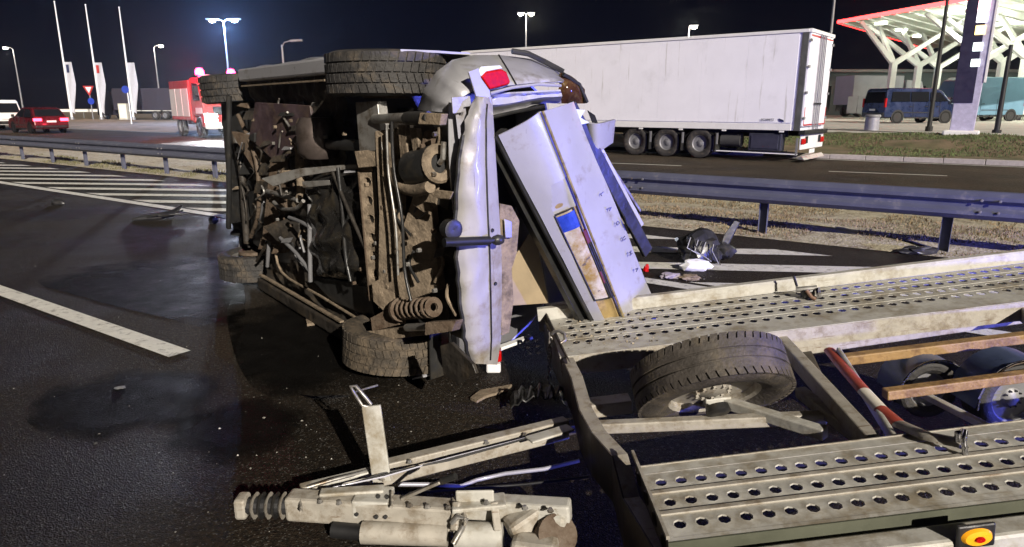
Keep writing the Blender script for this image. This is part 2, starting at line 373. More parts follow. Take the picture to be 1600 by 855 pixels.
posts = [GR_A + gd * t for t in [i * 1.97 - 11.62 for i in range(0, 24)]]
post0 = MB()
for z0, z1 in ((-.3, .68),):
    post0.box((0, .03, (z0 + z1) / 2), (.10, .005, z1 - z0)); post0.box((-.05, 0, (z0 + z1) / 2), (.005, .06, z1 - z0)); post0.box((.05, 0, (z0 + z1) / 2), (.005, .06, z1 - z0))
po = post0.build('post', RAILM, gr, bevel=.002)
for i, p in enumerate(posts):
    if p.x > 8: continue
    o = po if i == 0 else po.copy()
    if i: COL.objects.link(o)
    o.matrix_local = Matrix.Translation(p - GR_A + gn * .03) @ frame((0, 0, 0), gd, gn, (0, 0, 1))

# ------------------------------------------------------------------ wheels
def tyre_mb(Ro, Ri, w, blocks=0, n=48, rows=(-.36, -.12, .12, .36), rib=.2, depth=.011):
    h = w / 2; mb = MB()
    prof = [(Ri, -h * .72), (Ri + (Ro - Ri) * .35, -h * .98), (Ri + (Ro - Ri) * .7, -h), (Ro - .012 * Ro / .3, -h * .9), (Ro - depth, -h * .78)]
    prof = prof + [(r, -t) for r, t in reversed(prof)]
    mb.lathe(prof, (0, 0, 0), (0, 1, 0), n)
    if blocks:
        for r_ in rows:
            off = random.random()
            for k in range(blocks):
                a0 = 2 * math.pi * (k + off) / blocks; a1 = a0 + 2 * math.pi / blocks * .8
                y0, y1 = (r_ - rib / 2) * w * .95, (r_ + rib / 2) * w * .95; sk = 2 * math.pi / blocks * .25 * (1 if r_ > 0 else -1)
                vs = []
                for rad in (Ro - depth * 1.6, Ro):
                    for y, a in ((y0, a0), (y0, a1), (y1, a1 + sk), (y1, a0 + sk)): vs.append((rad * math.cos(a), y, rad * math.sin(a)))
                mb.add(vs, [(4, 5, 6, 7), (0, 1, 5, 4), (1, 2, 6, 5), (2, 3, 7, 6), (3, 0, 4, 7)])
    return mb
def rim_mb(Ri, w, spokes=5, n=32, dish=.3):
    mb = MB(); h = w / 2
    mb.lathe([(Ri, -h * .72), (Ri * .93, -h * .6), (Ri * .9, h * .5), (Ri, h * .72)], (0, 0, 0), (0, 1, 0), n)
    mb.lathe([(Ri * .90, -h * .35), (Ri * .45, -h * .32), (Ri * .3, -h * .5), (0.001, -h * .55)], (0, 0, 0), (0, 1, 0), n) if spokes == 0 else None
    for k in range(spokes):
        a = 2 * math.pi * k / spokes; d = V((math.cos(a), 0, math.sin(a)))
        mb.beam(d * Ri * .15 + V((0, -h * .5, 0)), d * Ri * .94 + V((0, -h * .55, 0)), Ri * .28, h * .18, up=(0, 1, 0), w2=Ri * .2)
    if spokes: mb.lathe([(Ri * .28, -h * .35), (Ri * .28, -h * .6), (Ri * .2, -h * .68), (.001, -h * .68)], (0, 0, 0), (0, 1, 0), n); mb.lathe([(Ri * .86, 0), (.01, 0)], (0, 0, 0), (0, 1, 0), n)
    for k in range(10):
        a = 2 * math.pi * k / 10
        if spokes == 0: mb.lathe([(Ri * .045, -h * .56), (Ri * .045, -h * .3)], (Ri * .36 * math.cos(a), 0, Ri * .36 * math.sin(a)), (0, 1, 0), 6)
    return mb
def wheel(parent, M, Ro, Ri, w, rimm, rub=None, spokes=5, blocks=0, name='wheel'):
    e = bpy.data.objects.new(name, None); COL.objects.link(e); e.parent = parent; e.matrix_local = M
    tyre_mb(Ro, Ri, w, blocks).build('tyre', rub or RUBBER, e, smooth=35)
    rim_mb(Ri, w, spokes).build('rim', rimm, e, smooth=35)
    return e
TYREB = mat('clean_black_tyre', (.012, .012, .012), .8, 0, .2, 8, spec=.2)
FLIP = Matrix.Rotation(math.pi, 4, 'Z')

# ------------------------------------------------------------------ white box semi-trailer of the lorry
LF = V((-.78, .62, 0)).normalized(); LN = V((.62, .78, 0)).normalized()
LM = frame((8.15, 19.6, 0), LF, LN, (0, 0, 1))  # x: towards its front, y: away from the camera, z up; origin at rear near corner
lr = empty('lorry_trailer', LM); tag(lr, 'long white refrigerated box trailer parked on the far road', 'lorry trailer')
LL, LW, Z0, Z1 = 12.9, 2.36, .90, 3.64
MB().box((LL / 2, LW / 2, (Z0 + Z1) / 2), (LL - .1, LW - .02, Z1 - Z0 - .01)).build('box_core', WHITE, lr)
for i in range(9):                               # side wall panels with fine joints
    w_ = (LL - .3) / 9; MB().box((.25 + w_ * (i + .5), -.008, (Z0 + .22 + Z1 - .1) / 2), (w_ - .004, .03, Z1 - Z0 - .32)).build('side_panel', WHITE, lr, bevel=.0015)
MB().box((LL / 2, -.02, Z1 - .045), (LL, .05, .09)).build('roof_rail', WHITES, lr, bevel=.01)
MB().box((LL / 2 + .1, -.022, Z0 + .1), (LL - .3, .05, .19)).build('lower_rail', WHITES, lr, bevel=.01)
MB().box((.08, -.014, (Z0 + Z1) / 2), (.16, .05, Z1 - Z0)).build('rear_post', mat('rear_post_grey', (.16, .165, .16), .4, .5), lr, bevel=.008)
MB().box((.08, LW + .014, (Z0 + Z1) / 2), (.16, .05, Z1 - Z0)).build('rear_post', WHITES, lr, bevel=.008)
for k in range(2):
    y0 = .06 + k * (LW / 2 - .03); dw = LW / 2 - .09
    d = MB().box((-.01, y0 + dw / 2, (Z0 + Z1) / 2 + .02), (.06, dw, Z1 - Z0 - .2)).build('rear_door', WHITE, lr, bevel=.01)
    for j in range(2):
        yy = LW / 2 + (-1 if k == 0 else 1) * (.10 + j * .16)
        MB().cyl((-.075, yy, Z0 + .02), (-.075, yy, Z1 - .08), .018, n=8).build('lock_rod', GREYS, d)
        MB().box((-.085, yy, Z0 + .75), (.03, .12, .05)).build('lock_handle', BLACK, d)
    for j in range(4): MB().box((-.055, .07 if k == 0 else LW - .07, Z0 + .35 + j * .7), (.03, .14, .07)).build('hinge', GREYS, d)
    MB().box((-.046, y0 + dw / 2, Z1 - .16), (.006, dw - .06, .05)).build('marker_tape', REDL, d)
    MB().box((-.046, y0 + dw / 2, Z0 + .16), (.006, dw - .1, .04)).build('marker_tape', REDL, d)
    MB().box((-.046, .1 if k == 0 else LW - .1, Z0 + .4), (.006, .04, .5)).build('marker_tape', REDL, d)
MB().box((-.02, LW / 2, Z1 - .04), (.1, LW, .1)).build('header', WHITES, lr, bevel=.01)
MB().box((-.05, LW / 2, Z0 - .05), (.18, LW, .12)).build('rear_sill', BLACK, lr, bevel=.01)
MB().box((-.02, LW / 2, .58), (.05, LW - .1, .42)).build('lamp_board', WHITES, lr, bevel=.012)
for yy in (.22, LW - .25):
    tl = MB().box((-.06, yy, .60), (.04, .36, .16)).build('tail_lamp', REDL, lr, bevel=.012)
    MB().box((-.075, yy + (.26 if yy < 1 else -.3), .64), (.02, .17, .2)).build('dark_socket', BLACK, tl)
MB().prism([(-.06, .12, .20), (-.16, .12, .02 + .06), (.05, .12, .10)], (0, LW - .24, 0)).build('underrun_bar', mat('alu', (.5, .5, .52), .35, .8), lr, bevel=.01)
MB().box((-.085, LW * .45, .30), (.012, .52, .12)).build('number_plate', WHITES, lr)
MB().box((LL / 2, .62, .80), (LL - 1, .09, .22)).build('chassis_rail', BLACK, lr)
MB().box((LL / 2, LW - .62, .80), (LL - 1, .09, .22)).build('chassis_rail', BLACK, lr)
WS = [2.98, 4.10, 5.22]
wl0 = None
for s in WS:
    for yy in (.17, LW - .17):
        M = Matrix.Translation((s, yy, .455)) @ (Matrix() if yy < 1 else FLIP)
        if wl0 is None: wl0 = wheel(lr, M, .455, .25, .32, GREYS, spokes=0)
        else: clone(wl0, M, lr)
    MB().cyl((s, .3, .455), (s, LW - .3, .455), .07, n=10).build('axle', BLACK, lr)
    MB().grid(10, 1, lambda a, b, s=s: V((s + .56 * math.cos(R(20 + 140 * a)), .03 + .3 * b, .50 + .5 * math.sin(R(20 + 140 * a)) * .72))).build('mudguard', BLACK, lr, solid=.01)
    MB().box((s - .55, .1, .50), (.015, .34, .56)).build('mud_flap', BLACKP, lr)
    MB().box((s - .56, -.01, .62), (.07, .05, .34)).build('flap_bracket', GREYS, lr)
tb = MB().box((.98, .2, .56), (.95, .36, .50)).build('toolbox', mat('toolbox_blue_black', (.03, .032, .05), .5), lr, bevel=.02)
MB().box((.98, .012, .56), (.80, .02, .38)).build('toolbox_door', mat('toolbox_door', (.035, .036, .06), .5), tb, bevel=.008)
MB().cyl((1.75, .28, .58), (2.35, .28, .58), .2, n=18).build('air_tank', mat('tank_dark', (.05, .05, .05), .5), lr, smooth=40)
MB().beam((.02, .02, .24), (2.55, .02, .26), .03, .03).build('side_guard', WHITES, lr)
for s in (2.50, .06): MB().box((s, .03, .45), (.05, .05, .5)).build('guard_bracket', GREYS, lr)
for s in (.5, 2.2, 3.6, 5.0, 7.4): MB().box((s, -.035, Z0 - .025), (.13, .03, .045)).build('marker_lamp', WHITES, lr)
for yy in (.5, LW - .5):
    lg = MB().box((8.6, yy, .45), (.14, .14, .8)).build('landing_leg', BLACK, lr); MB().box((8.6, yy, .025), (.28, .28, .05)).build('foot', BLACK, lg)
def text(s_, size, M, m, parent, name='lettering', ext=.002):
    c = bpy.data.curves.new(name, 'FONT'); c.body = s_; c.size = size; c.extrude = ext; c.align_x = 'CENTER'; c.align_y = 'CENTER'
    t = bpy.data.objects.new(name, c); COL.objects.link(t)
    me = bpy.data.meshes.new_from_object(t); bpy.data.objects.remove(t)
    o = bpy.data.objects.new(name, me); COL.objects.link(o); me.materials.append(m); o.parent = parent; o.matrix_local = M; return o
NAVY = mat('navy_print', (.02, .025, .07), .5)
text('SCHMITZ', .09, frame((.92, -.05, Z0 + .30), (-1, 0, 0), (0, 0, 1), (0, -1, 0)), NAVY, lr)
MB().prism([(.60, -.05, Z0 + .34), (.48, -.05, Z0 + .30), (.46, -.05, Z0 + .25), (.57, -.05, Z0 + .27)], (0, .02, 0)).build('emblem', NAVY, lr)

# ------------------------------------------------------------------ simple vehicles (background traffic)
def vehicle(name, M, prof, W_, belt, tuck, paint, wheels, wr, label, windows=(), rear_win=None, front_win=None, tail=None, group=None, cat='car', rim=GREYS):
    """prof: side outline (x forward, z up) from rear bottom round over the roof to front bottom; x=0 at the rear"""
    root = empty(name, M); tag(root, label, cat, group)
    hw = lambda z: W_ / 2 - max(0, z - belt) * tuck
    n = len(prof); mb = MB()
    vs = [V((x, hw(z), z)) for x, z in prof] + [V((x, -hw(z), z)) for x, z in prof]
    fs = [(i, i + 1, n + i + 1, n + i) for i in range(n - 1)] + [tuple(range(n)), tuple(reversed(range(n, 2 * n))), (n - 1, 0, n, 2 * n - 1)]
    mb.add(vs, fs); body = mb.build('body', paint, root, bevel=.05)
    for s in (1, -1):
        for wv in windows:
            p = [V((x, s * (hw(z) + .006), z)) for x, z in wv]
            MB().prism(p, (0, s * .008, 0)).build('side_window', GLASSD, root)
        for x in wheels:
            MB().lathe([(wr * 1.16, 0), (.01, 0)], (x, s * (W_ / 2 + .004), wr * 1.05), (0, s, 0), 20).build('wheel_arch', BLACK, root)
            wheel(root, Matrix.Translation((x, s * (W_ / 2 - .085), wr)) @ (FLIP if s > 0 else Matrix()), wr, wr * .64, .2, rim, TYREB, spokes=5)
        MB().box(((wheels[0] + wheels[1]) / 2, s * (W_ / 2 + .01), wr * .9), (wheels[1] - wheels[0] - wr * 2.5, .02, .07)).build('sill', BLACKP, root)
        if tail:
            x, z, h, w2, m = tail
            MB().box((x, s * (hw(z) - w2 / 2 + .012), z), (.1, w2, h)).build('tail_lamp', m, root, bevel=.015)
        fx, fz = prof[-2]
        MB().box((fx - .06, s * (W_ / 2 - .22), fz + .02), (.1, .3, .16)).build('headlight', CLEARL, root, bevel=.02)
    for wv, nm in ((rear_win, 'rear_window'), (front_win, 'windscreen')):
        if wv:
            (xa, za), (xb, zb) = wv; n_ = V((-(zb - za), 0, xb - xa)).normalized(); n_ = n_ if (n_.x < 0) == (nm == 'rear_window') else -n_
            p = [V((xa, hw(za) - .1, za)), V((xb, hw(zb) - .1, zb)), V((xb, -hw(zb) + .1, zb)), V((xa, -hw(za) + .1, za))]
            MB().prism([q + n_ * .004 for q in p], n_ * .012).build(nm, GLASSD, root)
    for s in (1, -1):
        for xd in (wheels[0] + .55 * (wheels[1] - wheels[0]) * .55, wheels[0] + .62 * (wheels[1] - wheels[0]), wheels[1] - wr * 1.25):
            MB().box((xd, s * (W_ / 2 + .001), belt * .62 + .1), (.014, .012, belt * .75)).build('door_gap', BLACK, root)
            MB().box((xd - .16, s * (W_ / 2 + .012), belt * .86), (.16, .025, .035)).build('door_handle', BLACKP, root, bevel=.008)
        mx_ = [p for p in prof if p[1] > belt * .98][-1][0] - .1
        mr_ = MB().box((mx_, s * (W_ / 2 + .10), belt + .12), (.10, .16, .16)).build('mirror', BLACKP, root, bevel=.03)
        MB().beam((mx_, s * (W_ / 2 - .04), belt + .06), (mx_, s * (W_ / 2 + .06), belt + .08), .04, .04).build('mirror_arm', BLACKP, mr_)
        MB().box((prof[0][0] + 2.2, s * (W_ / 2 + .004), belt * .55), (2.0, .014, .05)).build('rubbing_strip', BLACKP, root)
    MB().box((prof[0][0] - .01, 0, prof[0][1] + .16), (.10, W_ - .12, .2)).build('bumper', BLACKP, root, bevel=.03)
    MB().box((prof[0][0] - .07, 0, prof[0][1] + .42), (.01, .5, .11)).build('number_plate', WHITES, root)
    return root
VAN = [(0, .34), (-.03, .6), (.02, 1.1), (.10, 1.85), (.25, 1.96), (3.2, 1.96), (3.65, 1.80), (4.25, 1.15), (4.7, 1.02), (4.88, .85), (4.92, .5), (4.85, .32)]
TALLV = [(x_, z_ * 1.12) for x_, z_ in [(0, .36), (-.02, .7), (.04, 2.3), (.18, 2.48), (4.2, 2.48), (4.6, 2.3), (5.15, 1.35), (5.65, 1.15), (5.8, .9), (5.82, .5), (5.75, .34)]]
HATCH = [(0.05, .28), (-.02, .5), (.03, .82), (.12, .98), (.55, 1.42), (.9, 1.50), (1.9, 1.50), (2.2, 1.44), (2.95, 1.0), (3.9, .84), (4.12, .66), (4.14, .4), (4.05, .26)]
HEAD = lambda o, d: frame(o, V(d).normalized(), V((-d[1], d[0], 0)).normalized(), (0, 0, 1))
TAILLIT = mat('lit_tail_lens', (.6, .01, .03), .3, emit=(1, .03, .06), es=12)
vehicle('parked_car', HEAD((-26.9, 40.6, .0), (-.80, .60, 0)), HATCH, 1.78, .9, .32, CARRED, (.78, 3.35), .32, 'dark red hatchback with glowing tail lights driving away on the far road', [[(.42, .95), (.72, 1.38), (1.5, 1.42), (1.5, .95)], [(1.58, .95), (1.58, 1.42), (2.15, 1.38), (2.8, .98)]], ((.10, 1.0), (.52, 1.38)), ((2.9, 1.04), (2.25, 1.42)), (.03, .80, .16, .42, TAILLIT), cat='car')
lamp('tail_glow', 'POINT', (-26.2, 40.0, .75), 9, (1, .05, .10), .1)
vehicle('white_van', HEAD((-33.6, 46.2, 0), (-.80, .60, 0)), VAN, 1.95, 1.1, .18, WHITES, (.8, 3.9), .34, 'white van cut off by the edge of the photo ahead of the red car', [[(.5, 1.2), (.55, 1.75), (2.6, 1.75), (2.6, 1.2)]], ((-.0, 1.15), (.08, 1.75)), ((4.2, 1.2), (3.68, 1.76)), (-.02, .95, .5, .14, TAILLIT), cat='van')
p = AY(1500, 192, 40.5); p.z = ZF
vehicle('minibus', HEAD(AY(1362, 192, 40.5).xy.to_3d() + V((0, 0, ZF)), (.985, .17, 0)), VAN, 1.95, 1.1, .16, VANBLUE, (.85, 3.95), .35, 'navy blue minibus with dark side windows parked on the forecourt', [[(.35, 1.22), (.42, 1.76), (1.55, 1.76), (1.55, 1.22)], [(1.62, 1.22), (1.62, 1.76), (2.75, 1.76), (2.75, 1.22)], [(2.85, 1.22), (2.85, 1.74), (3.5, 1.72), (3.98, 1.24)]], ((-.0, 1.15), (.08, 1.75)), ((4.2, 1.2), (3.68, 1.76)), (.02, 1.15, .5, .12, REDL), cat='van', rim=STEEL)
vehicle('panel_van', HEAD(V((33.2, 46.5, ZF)), (-.985, -.17, 0)), TALLV, 2.05, 1.3, .1, VANSKY, (.95, 4.7), .36, 'tall sky blue panel van parked nose to tail beside the navy minibus', [[(4.0, 1.4), (4.0, 2.0), (4.6, 1.95), (5.0, 1.42)]], None, ((5.1, 1.42), (4.64, 2.24)), (.02, 1.2, .5, .1, REDL), cat='van', rim=STEEL)
vehicle('delivery_van', HEAD(V((38.8, 49.5, ZF)), (-.985, -.17, 0)), TALLV, 2.05, 1.3, .1, CREAM, (.95, 4.7), .36, 'cream delivery van at the far right edge behind the sky blue van', [[(4.0, 1.4), (4.0, 2.0), (4.6, 1.95), (5.0, 1.42)]], None, ((5.1, 1.42), (4.64, 2.24)), (.02, 1.2, .5, .1, REDL), cat='van', rim=STEEL)
def far_lorry(M, label, m, L_=9.):
    root = empty('parked_lorry', M); tag(root, label, 'lorry', 'lorries parked far behind')
    MB().box((L_ / 2, 0, 2.3), (L_, 2.5, 2.5)).build('cargo_box', m, root, bevel=.04)
    cb = MB().prism([(L_ + .3, -1.22, .9), (L_ + .3, -1.22, 3.2), (L_ + 1.9, -1.22, 3.1), (L_ + 2.4, -1.22, 1.9), (L_ + 2.4, -1.22, .5), (L_ + .3, -1.22, .5)], (0, 2.44, 0)).build('cab', m, root, bevel=.06)
    MB().prism([(L_ + 1.97, -1.1, 3.0), (L_ + 2.42, -1.1, 1.95), (L_ + 2.44, -1.1, 1.95), (L_ + 1.99, -1.1, 3.0)], (0, 2.2, 0)).build('windscreen', GLASSD, cb)
    MB().box((L_ / 2 + 1, 0, .8), (L_ + 1, .9, .3)).build('chassis', BLACK, root)
    w0 = None
    for x in (1.2, 2.5, L_ + 1.3):
        for s in (-1, 1):
            M2 = Matrix.Translation((x, s * 1.05, .5)) @ (FLIP if s > 0 else Matrix())
            if w0 is None: w0 = wheel(root, M2, .5, .28, .3, GREYS, spokes=0)
            else: clone(w0, M2, root)
    return root
GREYBOX = mat('weathered_grey_box', (.32, .31, .36), .6, 0, .1, 1)
far_lorry(HEAD((-39, 82, 0), (-.97, .22, 0)), 'dim grey lorry parked far off behind the third flagpole', mat('dark_lorry_paint', (.035, .03, .045), .6), 8)
far_lorry(HEAD((29.5, 62.5, ZF), (.98, .2, 0)), 'pale lorry parked in the dark beside the white canopy columns', GREYBOX, 5)

# ------------------------------------------------------------------ fire engine with lit headlights and red beacon
FD = V((.66, -.75, 0)).normalized()
FM = HEAD(G(322, 217) + V((0, 0, 0)), FD)       # origin at front right corner; x forward, y to its left
FM = FM @ Matrix.Translation((-5.2, 1.22, 0))
fe = empty('fire_engine', FM); tag(fe, 'red and white fire engine with a red beacon and dazzling headlights', 'fire engine')
MB().prism([(3.4, -1.22, .75), (3.4, -1.22, 2.85), (3.7, -1.22, 2.95), (4.8, -1.22, 2.9), (5.12, -1.22, 1.8), (5.2, -1.22, 1.5), (5.2, -1.22, .55), (4.85, -1.22, .55), (4.75, -1.22, 1.1), (3.75, -1.22, 1.1), (3.65, -1.22, .75)], (0, 2.44, 0)).build('cab', REDP, fe, bevel=.05)
MB().prism([(4.84, -1.1, 2.78), (5.13, -1.1, 1.85), (5.15, -1.1, 1.85), (4.86, -1.1, 2.78)], (0, 2.2, 0)).build('windscreen', GLASSD, fe)
for s in (-1, 1):
    MB().prism([(3.85, s * 1.226, 1.85), (3.85, s * 1.226, 2.7), (4.72, s * 1.226, 2.66), (4.92, s * 1.226, 1.85)], (0, s * .01, 0)).build('side_window', GLASSD, fe)
    MB().box((4.6, s * 1.23, 1.35), (1.0, .012, .28)).build('white_band', WHITES, fe)
    mr = MB().box((5.05, s * 1.42, 2.3), (.12, .22, .45)).build('mirror', BLACKP, fe, bevel=.03)
    MB().beam((4.95, s * 1.2, 2.55), (5.05, s * 1.4, 2.5), .04, .04).build('mirror_arm', BLACK, mr)
    MB().box((5.215, s * .88, .98), (.06, .6, .45)).build('headlight', mat('lit_headlight', (.9, .9, .9), .3, emit=(.92, .97, 1), es=40), fe, bevel=.04)
    wheel(fe, Matrix.Translation((4.25, s * 1.05, .52)) @ (FLIP if s > 0 else Matrix()), .52, .30, .3, mat('wheel_blue_black', (.03, .035, .05), .5), spokes=0)
    wheel(fe, Matrix.Translation((1.1, s * 1.05, .52)) @ (FLIP if s > 0 else Matrix()), .52, .30, .3, GREYS, spokes=0)
MB().box((5.24, 0, .62), (.1, 2.4, .3)).build('front_bumper', WHITES, fe, bevel=.04)
MB().box((5.215, 0, 1.35), (.04, 1.5, .4)).build('grille', BLACKP, fe, bevel=.02)
bd = MB().box((1.6, 0, 1.85), (3.3, 2.44, 2.0)).build('body', REDP, fe, bevel=.04)
for k in range(3): MB().box((.5 + 1.05 * k, -1.235, 1.75), (.95, .02, 1.4)).build('roller_shutter', WHITES, bd, bevel=.005)
MB().box((2.4, 0, .75), (4.4, 1.0, .3)).build('chassis', BLACK, fe)
lb = MB().box((4.3, 0, 3.02), (.5, 1.9, .14)).build('light_bar', WHITES, fe, bevel=.03)
BEAC = mat('lit_red_beacon', (.9, .05, .1), .3, emit=(1, .02, .10), es=30)
for yy in (-.85, .7): MB().lathe([(.001, .34), (.14, .31), (.21, .17), (.21, 0)], (4.1, yy, 3.09), (0, 0, 1), 16).build('beacon', BEAC, lb, smooth=50)
fp = lambda x, y, z: FM @ V((x, y, z))
lamp('fire_engine_beacon', 'POINT', fp(4.6, -1.6, 3.6), 450, (1, .02, .16), .3)
lamp('fire_engine_headlight', 'SPOT', fp(5.5, -.88, 1.0), 3800, (.86, .93, 1), .15, aim=(-11, 19.5, .1), spot=52)
lamp('fire_engine_headlight', 'SPOT', fp(5.5, .88, 1.0), 1500, (.86, .93, 1), .15, aim=(-8, 18, .2), spot=60)

# ------------------------------------------------------------------ flagpoles, lamps, signs at the left
def flag(u, vtop, vbase, label, emblem, vb0, vb1):
    b = G(u[1], vbase); h = AY(u[0], vtop, b.y).z
    root = empty('flagpole', Matrix.Translation(b)); tag(root, label, 'flagpole', 'row of three flagpoles')
    MB().tube([(0, 0, 0), (0, 0, h * .5), (0, 0, h)], .1, 10, [.13, .10, .06]).build('pole', WHITES, root, smooth=60)
    MB().lathe([(.001, .12), (.09, .06), (.09, 0), (.001, -.02)], (0, 0, h), (0, 0, 1), 10).build('finial', WHITES, root, smooth=60)
    MB().cyl((0, 0, 0), (0, 0, .35), .26, .2, 12).build('base', GREYS, root)
    zt, zb = AY(u[1], vb0, b.y).z, AY(u[1], vb1, b.y).z
    fl = MB().grid(8, 20, lambda a, t: V((.12 + (.82 - .45 * max(0, t - .45) / .55) * a, .10 * math.sin(a * 5 + t * 6) * a - .02, zt + (zb - zt) * t - .25 * a * (1 if t > .9 else 0)))).build('banner', mat('banner_cloth', (.46, .46, .50), .8, 0, .06, 2), root, smooth=60, solid=.006)
    if emblem: MB().grid(4, 6, lambda a, t: V((.22 + .32 * a, .10 * math.sin((.16 + .38 * a) * 5 + (.05 + .16 * t) * 6) * (.16 + .38 * a) - .045, zt + (zb - zt) * (.05 + .16 * t)))).build('banner_emblem', emblem, fl)
    return root
flag((84, 113), 3, 188, 'white flagpole with a long white banner, leftmost of the three', NAVY, 97, 175)
flag((134, 159), 8, 188, 'white flagpole with a red emblem on its banner, middle of the three', REDP, 98, 175)
flag((182, 209), 12, 188, 'white flagpole with a plain white banner, rightmost of the three', None, 98, 175)
LAMPW = mat('lit_lamp_warm', (1, 1, 1), .3, emit=(1, .93, .72), es=40)
LAMPB = mat('lit_lamp_cold', (1, 1, 1), .3, emit=(.72, .86, 1), es=60)
def street_lamp(u, v, y, label, lit, heads=1, em=LAMPW, arm=1.2, tilt=1, power=0, col=(1, .93, .75), hs=1., z0=0):
    t = AY(u, v, y); root = empty('street_lamp', Matrix.Translation((t.x, y, z0))); tag(root, label, 'street lamp', 'street lamps')
    h = t.z - z0
    MB().tube([(0, 0, 0), (0, 0, h * .5), (0, 0, h - .15)], .08, 10, [.12, .09, .06]).build('pole', GREYS, root, smooth=60)
    MB().cyl((0, 0, 0), (0, 0, .5), .17, .14, 10).build('base', GREYS, root)
    for k in range(heads):
        s = 1 if heads == 1 else (-1, 1)[k]; s *= tilt
        ar = MB().tube([(0, 0, h - .3), (s * arm * .3, 0, h - .02), (s * arm, 0, h + .08)], .04, 8).build('arm', GREYS, root, smooth=60)
        hd_ = MB().prism([(s * arm, -.16 * hs, h + .13), (s * (arm + .75 * hs), -.12 * hs, h + .17), (s * (arm + .75 * hs), .12 * hs, h + .17), (s * arm, .16 * hs, h + .13)], (0, 0, -.12)).build('lamp_head', GREYS, root, bevel=.02)
        if lit: MB().lathe([(.001, -.17), (.2, -.13), (.26, 0), (.2, .06)], (s * (arm + .4 * hs), 0, h + .0), (0, 0, 1), 16).build('lens', em, hd_, smooth=60).scale = (1, 1, 1)
    if power: lamp('street_lamp_light', 'POINT', (t.x + tilt * arm, y - .6, t.z - .55), power, col, .3)
    return root
street_lamp(20, 75, 88, 'street lamp lit warm white at the left edge above the red car', True, 1, LAMPW, .5, -1, 300)
street_lamp(240, 72, 88, 'street lamp lit warm white standing behind the dim lorry', True, 1, LAMPW, .5, 1, 300)
street_lamp(349, 32, 62, 'tall lamp mast with dazzling cold white double head above the fire engine', True, 2, LAMPB, .35, 1, 8000, (.24, .45, 1), 1.5)
street_lamp(440, 66, 45, 'unlit street lamp with a single arm beside the dazzling mast', False, 1, LAMPW, .55)
street_lamp(822, 22, 70, 'lit double street lamp above the roof of the white trailer', True, 2, LAMPW, .12, 1, 500)
street_lamp(1077, 42, 60, 'lit street lamp just above the middle of the white trailer roof', True, 1, LAMPW, .0, 1, 500)
def pole(u0, v0, u1, v1, y, z0, r, label, name='pole', m=GREYS):
    b = AY(u1, v1, y); t = AY(u0, v0, y); z = z0 if z0 is not None else b.z
    root = empty(name, Matrix.Translation((b.x, y, z))); tag(root, label, 'pole')
    MB().tube([(0, 0, 0), (0, 0, (t.z - z) * .6), (0, 0, t.z - z)], r, 10, [r * 1.25, r, r * .8]).build('shaft', m, root, smooth=60)
    MB().cyl((0, 0, -.1), (0, 0, .3), r * 1.9, n=10).build('base', m, root); return root
pole(1474, -40, 1451, 205, 27.6, .50, .07, 'dark slim pole standing in front of the navy minibus', m=BLACK)
pole(1570, 70, 1556, 213, 26.0, .42, .08, 'short dark pole to the right of the price pylon', m=BLACK)
pole(1303, -40, 1290, 130, 40, .6, .07, 'thin grey pole rising behind the rear of the white trailer')
sg = empty('road_sign', Matrix.Translation(G(146, 188))); tag(sg, 'give way triangle above a blue round sign between the flagpoles', 'road sign')
zt = AY(139, 135, G(146, 188).y).z
MB().cyl((0, 0, 0), (0, 0, zt), .06, n=8).build('post', GREYS, sg)
tr = MB().prism([(-.62, -.09, zt + .05), (.62, -.09, zt + .05), (0, -.09, zt - 1.05)], (0, .03, 0)).build('triangle_plate', REDP, sg)
MB().prism([(-.36, -.105, zt - .08), (.36, -.105, zt - .08), (0, -.105, zt - .72)], (0, .012, 0)).build('triangle_face', WHITES, tr)
MB().lathe([(.001, 0), (.36, 0), (.36, .03)], (.1, -.12, zt - 1.6), (0, 1, 0), 20).build('round_plate', BLUEP, sg)
sg2 = empty('road_sign', Matrix.Translation(G(206, 196))); tag(sg2, 'small blue round sign on a slim post before the third banner', 'road sign')
zz = AY(200, 140, G(206, 196).y).z
MB().cyl((0, 0, 0), (0, 0, zz + .2), .05, n=8).build('post', WHITES, sg2)
MB().lathe([(.001, 0), (.3, 0), (.3, .03)], (-.12, -.08, zz), (0, 1, 0), 20).build('round_plate', BLUEP, sg2)
cb = empty('roadside_cabinet', Matrix.Translation(G(195, 187))); tag(cb, 'pale box cabinet standing at the foot of the third flagpole', 'cabinet')
MB().box((0, 0, .95), (.95, .5, 1.75)).build('housing', CREAM, cb, bevel=.03); MB().box((0, 0, .05), (1.0, .55, .12)).build('plinth', CONC, cb); MB().box((.02, -.26, .95), (.8, .02, 1.5)).build('door', WHITES, cb, bevel=.005)
# far fence line on the horizon at the left
fr = empty('far_guardrail', Matrix.Translation((-75, 92, 0))); tag(fr, 'pale low guardrail far off along the horizon at the left', 'guardrail')
MB().box((17, 0, .95), (42, .06, .34)).build('beam', WHITES, fr)
fpst = None
for k in range(14):
    o = MB().box((0, 0, .5), (.1, .1, 1.0)).build('post', GREYS, fr) if fpst is None else fpst.copy()
    if fpst is None: fpst = o
    else: COL.objects.link(o)
    o.location = (-4 + k * 3.2, .12, 0)

